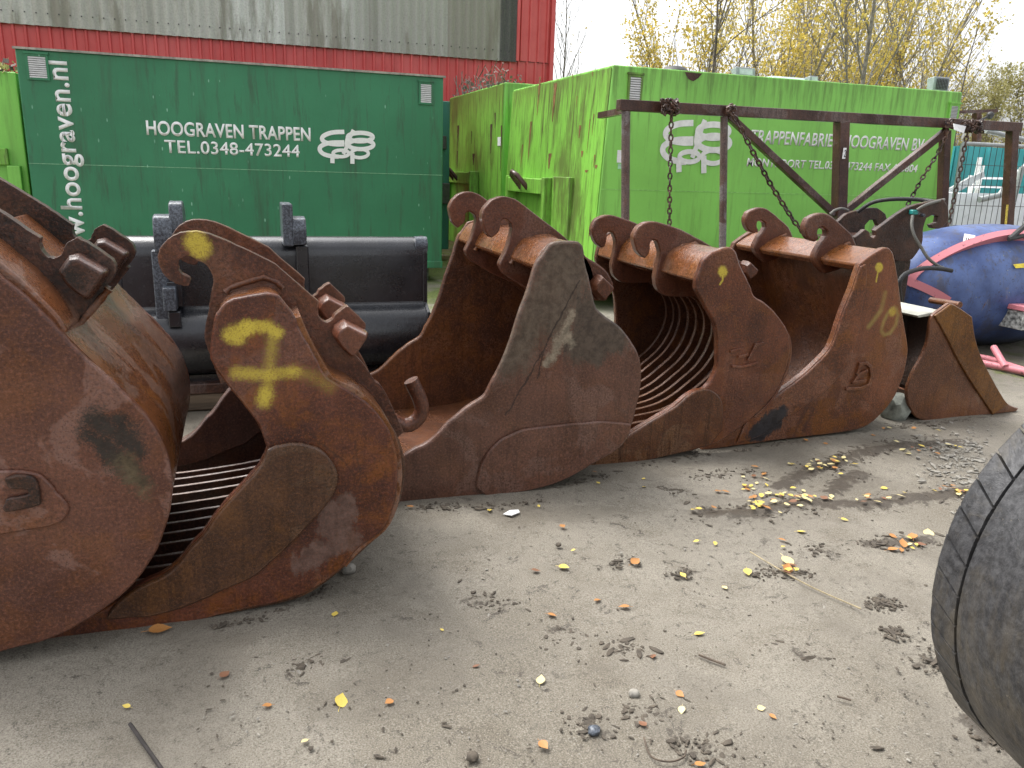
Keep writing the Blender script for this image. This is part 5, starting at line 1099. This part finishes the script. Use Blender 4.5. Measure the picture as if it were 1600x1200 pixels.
stick('twig', 'short dark twig on the ground right of the pale leaf', [(1092, 1023), (1115, 1032), (1134, 1039)], .004, mtwig)
stick('twig', 'thin brown twig loop at the bottom of the yard', [(1006, 1152), (1018, 1182), (1045, 1190), (1068, 1183), (1072, 1172)], .0028, mtwig)
stick('twig', 'curved dark twig in the lower middle of the yard', [(1308, 1088), (1320, 1091), (1330, 1094)], .0035, mtwig)
for px, py, s, lab in ((990, 1087, .018, 'rounded pale pebble in the lower middle of the yard'), (928, 1145, .02, 'blue black stone chip near the bottom of the yard'), (872, 853, .014, 'small grey stone near the orange leaves in mid yard'), (738, 1186, .018, 'flat dark stone at the bottom edge of the yard'), (545, 893, .03, 'white stone chip peeping out beside the sorting bucket')):
    p = PZ(px, py); bm = NB(); bmesh.ops.create_icosphere(bm, subdivisions=2, radius=s)
    for v in bm.verts: v.co *= 1+.35*noise.noise(v.co*60+Vector((px, 0, 0))); v.co.z *= .7
    o = finish('stone', bm, mgrav if 'pale' in lab or 'white' in lab else mgry if 'blue' in lab else mclod, None, smooth=50); o.location = (p.x, p.y, s*.4); tag(o, lab, 'stone')

# ------------------------------------------------------------------ trees and scrub
mbark = plain('grey_bark', (.28, .26, .22), .9, 12, .4, bump=.4); mbarkd = plain('dark_bark', (.17, .145, .125), .9, 12, .4)
def leafmat(name, a, b):
    m = MT(name, rough=.6); wn_ = m.noise(3.5, 4, .6, seed=len(name)); c = m.mix(m.step(wn_, .35, .65), a, b); m.done(c)
    tr = m.N.new('ShaderNodeBsdfTranslucent'); m.L(c, tr.inputs['Color']); ms = m.N.new('ShaderNodeMixShader'); ms.inputs[0].default_value = .35
    m.L(m.b.outputs[0], ms.inputs[1]); m.L(tr.outputs[0], ms.inputs[2]); m.L(ms.outputs[0], m.N['Material Output'].inputs['Surface']); return m.m
mly = leafmat('yellow_foliage', (.5, .43, .12), (.8, .62, .12)); mlo = leafmat('olive_foliage', (.3, .28, .1), (.5, .46, .2)); mlgn = leafmat('yellow_green_foliage', (.36, .34, .1), (.6, .5, .12))
def grow(seed, H, spread, nb, leafn, lsize, upright=.6, lean=0.0, base_r=.09, leafy=1.0, first=.25, droop=0.0):
    r = random.Random(seed); tb, cbm = NB(), NB(); tips = []
    def rv(k): return Vector((r.uniform(-k, k), r.uniform(-k, k), r.uniform(-k, k)))
    def branch(p, d, L, rad, lvl):
        n = 5 if lvl < 2 else 3; pts = [p]; rr = [rad]; q = p.copy(); d = d.normalized()
        for i in range(n):
            d = (d+rv(.16)+Vector((0, 0, (upright*.14 if lvl else .05)-droop*lvl*.1))).normalized(); q = q+d*(L/n); pts.append(q.copy()); rr.append(rad*(1-(i+1)/n*.78))
            if lvl >= 2: tips.append(q.copy())
        tube(tb if lvl < 2 else cbm, pts, rr, 7 if lvl == 0 else (5 if lvl == 1 else 4), cap=False)
        if lvl < 3:
            m = nb if lvl == 0 else (5 if lvl == 1 else 3)
            for j in range(m):
                t = first+(1-first)*(j+r.random())/m if lvl == 0 else .2+.8*r.random(); t = min(t, .97); f = t*n; i = int(f); a = pts[i].lerp(pts[min(n, i+1)], f-i)
                az = r.uniform(0, 6.28); out_ = Vector((math.cos(az), math.sin(az), 0)); dd = (out_*spread+d*(upright)+Vector((0, 0, .25))).normalized()
                branch(a, dd, L*(.42 if lvl == 0 else .5)*r.uniform(.7, 1.15)*(1.1-.5*t), max(.003, rr[i]*.45), lvl+1)
    branch(Vector((0, 0, 0)), Vector((lean, r.uniform(-.05, .05), 1)), H, base_r, 0)
    for _ in range(leafn):
        p = r.choice(tips)+rv(.16); s = lsize*r.uniform(.6, 1.3); a = rv(1).normalized(); b = a.orthogonal(); b.rotate(Matrix.Rotation(r.uniform(0, 6.28), 3, a))
        c_ = a.cross(b); f = cbm.faces.new([cbm.verts.new(p+b*s*x+c_*s*y*.7) for x, y in ((-.5, 0), (0, -.5), (.5, 0), (0, .5))]); f.material_index = 1
    return tb, cbm
def tree(name, lab, loc, group, mats, **k):
    t = thing(name, lab, 'tree' if 'bush' not in name else 'bush', loc, group); tb, cb = grow(**k)
    for b in (tb, cb): b.transform(Matrix.Translation(Vector(loc)))
    finish('trunk', tb, mats[0], t, smooth=60, fix=False); finish('crown', cb, mats, t, smooth=0, fix=False); return t
def at(px, Y): q = PY(px, 290, Y); return (q.x, Y, 0)
GRP = 'trees behind the containers'
tA = tree('birch_tree', 'slim pale trunked tree with sparse yellow leaves, left part of the grove', at(1215, 21), GRP, [mbark, mly], seed=3, H=9.5, spread=.55, nb=22, leafn=1500, lsize=.085, upright=.8, base_r=.065, first=.18)
tB = tree('birch_tree', 'thicker grey trunk with yellow leaves near the grove centre', at(1290, 19), GRP, [mbark, mly], seed=8, H=10, spread=.6, nb=22, leafn=1500, lsize=.085, upright=.7, base_r=.085, first=.15)
tE = tree('yellow_bush', 'tall yellow leaved thicket behind the middle of the lettered container', at(1255, 23), GRP, [mbarkd, mly], seed=33, H=5.6, spread=.6, nb=34, leafn=1700, lsize=.085, upright=.85, base_r=.045, first=.03)
tC = tree('bare_tree', 'dark branching nearly bare tree with wide limbs left of the yellow grove', at(1118, 20), GRP, [mbarkd, mlgn], seed=15, H=8.5, spread=.95, nb=18, leafn=350, lsize=.08, upright=.6, base_r=.065, first=.1)
tD = tree('willow_bush', 'olive willow scrub with many upright twigs', at(1590, 23), GRP, [mbarkd, mlo], seed=21, H=5.0, spread=.6, nb=36, leafn=2800, lsize=.075, upright=.9, base_r=.05, first=.02)
LT = ['tall slim yellow tree between the dark tree and the big floodlight', 'narrow grey tree left of the smallest floodlight', 'leaning grey tree right of the grove centre', 'slim tree second from the right edge of the yellow grove', 'slim grey tree standing over the middle of the container', 'outermost right slim tree of the yellow grove', 'low leaning tree above the wire guarded floodlight', 'far slim tree behind the thick grey trunk', 'far slim tree behind the leftmost floodlight', 'far slim tree above the smallest floodlight', 'far yellow tree rising right of the thick grey trunk', 'far yellow tree above the word HOOGRAVEN', 'pale yellow tree in the back row behind the dark branching tree', 'pale yellow tree in the back row near the right end of the container', 'back row tree between the two right hand floodlights']
for i, (px, Y, src, rz, sc) in enumerate(((1170, 22, tA, 1.1, .95), (1245, 24, tA, 2.3, 1.1), (1338, 20, tB, 4.0, .9), (1395, 21, tA, .4, 1.0), (1362, 23, tB, 1.9, 1.05), (1440, 22, tA, 3.7, .92), (1470, 20, tC, 2.2, .75), (1305, 26, tB, 5.2, 1.1), (1190, 27, tA, 4.6, 1.1), (1268, 28, tB, .9, 1.15), (1325, 29, tA, 5.6, 1.2), (1410, 27, tB, 3.1, 1.1), (1140, 28, tB, 2.6, 1.0), (1445, 29, tA, 1.7, 1.0), (1375, 31, tB, 4.4, 1.1))):
    dup(src, at(px, Y), rz, (sc, sc, sc*random.uniform(.92, 1.1)), LT[i])
LBs = ['tall leafless pale tree in the gap between warehouse and grove', 'thin bare bush above the left corner of the lettered container']
dup(tC, at(1005, 24), 1.2, (.62, .62, .62), LBs[1]); tree('bare_tree', LBs[0], at(876, 24), GRP, [mbark, mly], seed=44, H=6.6, spread=.62, nb=30, leafn=40, lsize=.06, upright=.75, base_r=.05, first=.12, lean=.06)
LY = ['yellow thicket right beside the domed vent cap', 'yellow thicket left of the leftmost floodlight', 'yellow thicket between the big floodlight and the smallest one', 'yellow thicket behind the smallest floodlight', 'yellow thicket above the pale roof light', 'yellow thicket above the right half of the container', 'yellow thicket left of the wire guarded floodlight', 'sparse yellow thicket left of the rust patch on the container']
for i, (px, Y, rz, sc) in enumerate(((1060, 23, 1, .95), (1120, 25, 2, 1.1), (1180, 22, 3, .85), (1300, 24, 4, 1.0), (1225, 27, 5.2, 1.2), (1370, 22, .6, .85), (1430, 25, 2.6, 1.0), (1025, 26, 5.9, .85))): dup(tE, at(px, Y), rz, sc, LY[i])
for px, Y, rz, sc, lb in ((1050, 25, 3.3, .95, 'slim yellow tree above the domed vent cap'), (1085, 22, 5.5, .9, 'slim yellow tree just left of the dark branching tree'), (1155, 30, .3, 1.1, 'faint far yellow tree right of the dark branching tree')): dup(tA, at(px, Y), rz, sc, lb)
LW = ['willow scrub bush above the turquoise bin', 'willow scrub bush right behind the red steel stand', 'taller willow scrub at the right edge of the picture', 'low willow scrub behind the right end of the container', 'dense scrub bush below the far yellow trees', 'dense scrub bush behind the middle floodlight', 'dense scrub bush behind the domed vent cap', 'scrub bush at the foot of the dark branching tree', 'brown scrub right of the pipes']
for i, (px, Y, rz, sc) in enumerate(((1545, 26, 1, 1.05), (1520, 21, 2, .8), (1660, 27, 3, 1.25), (1480, 28, 4, 1.0), (1395, 24, 5, .72), (1225, 25, .5, .7), (1090, 26, 1.6, .62), (1150, 25, 2.8, .66), (1620, 20, 4.9, .7))):
    dup(tD, at(px, Y), rz, sc, LW[i])
# creeper on the far left container roof
bm = NB(); rr_ = random.Random(5); zt_ = PY(10, 112, YL).z
for _ in range(420):
    p = Vector((rr_.uniform(-4.2, -2.45), YL+rr_.uniform(-.03, .5), zt_+rr_.uniform(-.04, .2)*rr_.random())); s = rr_.uniform(.03, .07); a = Vector((rr_.uniform(-1, 1), rr_.uniform(-1, .2), rr_.uniform(-.5, 1))).normalized(); b = a.orthogonal(); c_ = a.cross(b)
    bm.faces.new([bm.verts.new(p+b*s*x+c_*s*y) for x, y in ((-.5, 0), (0, -.5), (.5, 0), (0, .5))]).material_index = rr_.choice([0, 0, 1])
for _ in range(14):
    p = Vector((rr_.uniform(-4.2, -2.5), YL+rr_.uniform(0, .4), zt_)); tube(bm, [p, p+Vector((rr_.uniform(-.2, .2), 0, .1)), p+Vector((rr_.uniform(-.4, .4), 0, .16))], .006, 4)
ob = solo('creeper', bm, [mlo, mbarkd], (-3.2, YL+.1, zt_), smooth=0, fix=False); tag(ob, 'reddish green creeper growing on the roof of the far left container', 'plant')
bm = NB()
for _ in range(260):
    q = PX(rr_.uniform(703, 790), 146, X5); y = q.y; p = Vector((X5+rr_.uniform(-.05, .4), y, Z5+rr_.uniform(0, .3)*rr_.random())); s = rr_.uniform(.02, .05); a = Vector((rr_.uniform(-1, 1), rr_.uniform(-1, .2), rr_.uniform(-.5, 1))).normalized(); b = a.orthogonal(); c_ = a.cross(b)
    bm.faces.new([bm.verts.new(p+b*s*x+c_*s*y2) for x, y2 in ((-.5, 0), (0, -.5), (.5, 0), (0, .5))])
for _ in range(30):
    q = PX(rr_.uniform(703, 780), 146, X5); p = Vector((X5+.1, q.y, Z5)); tube(bm, [p, p+Vector((0, rr_.uniform(-.2, .2), .2)), p+Vector((0, rr_.uniform(-.4, .4), rr_.uniform(.2, .45)))], .006, 4)
tag(solo('weeds', bm, mbarkd, (X5+.1, (Y50+Y51)/2, Z5), smooth=0, fix=False), 'dry brown weeds on the roof of the rear green container', 'plant')
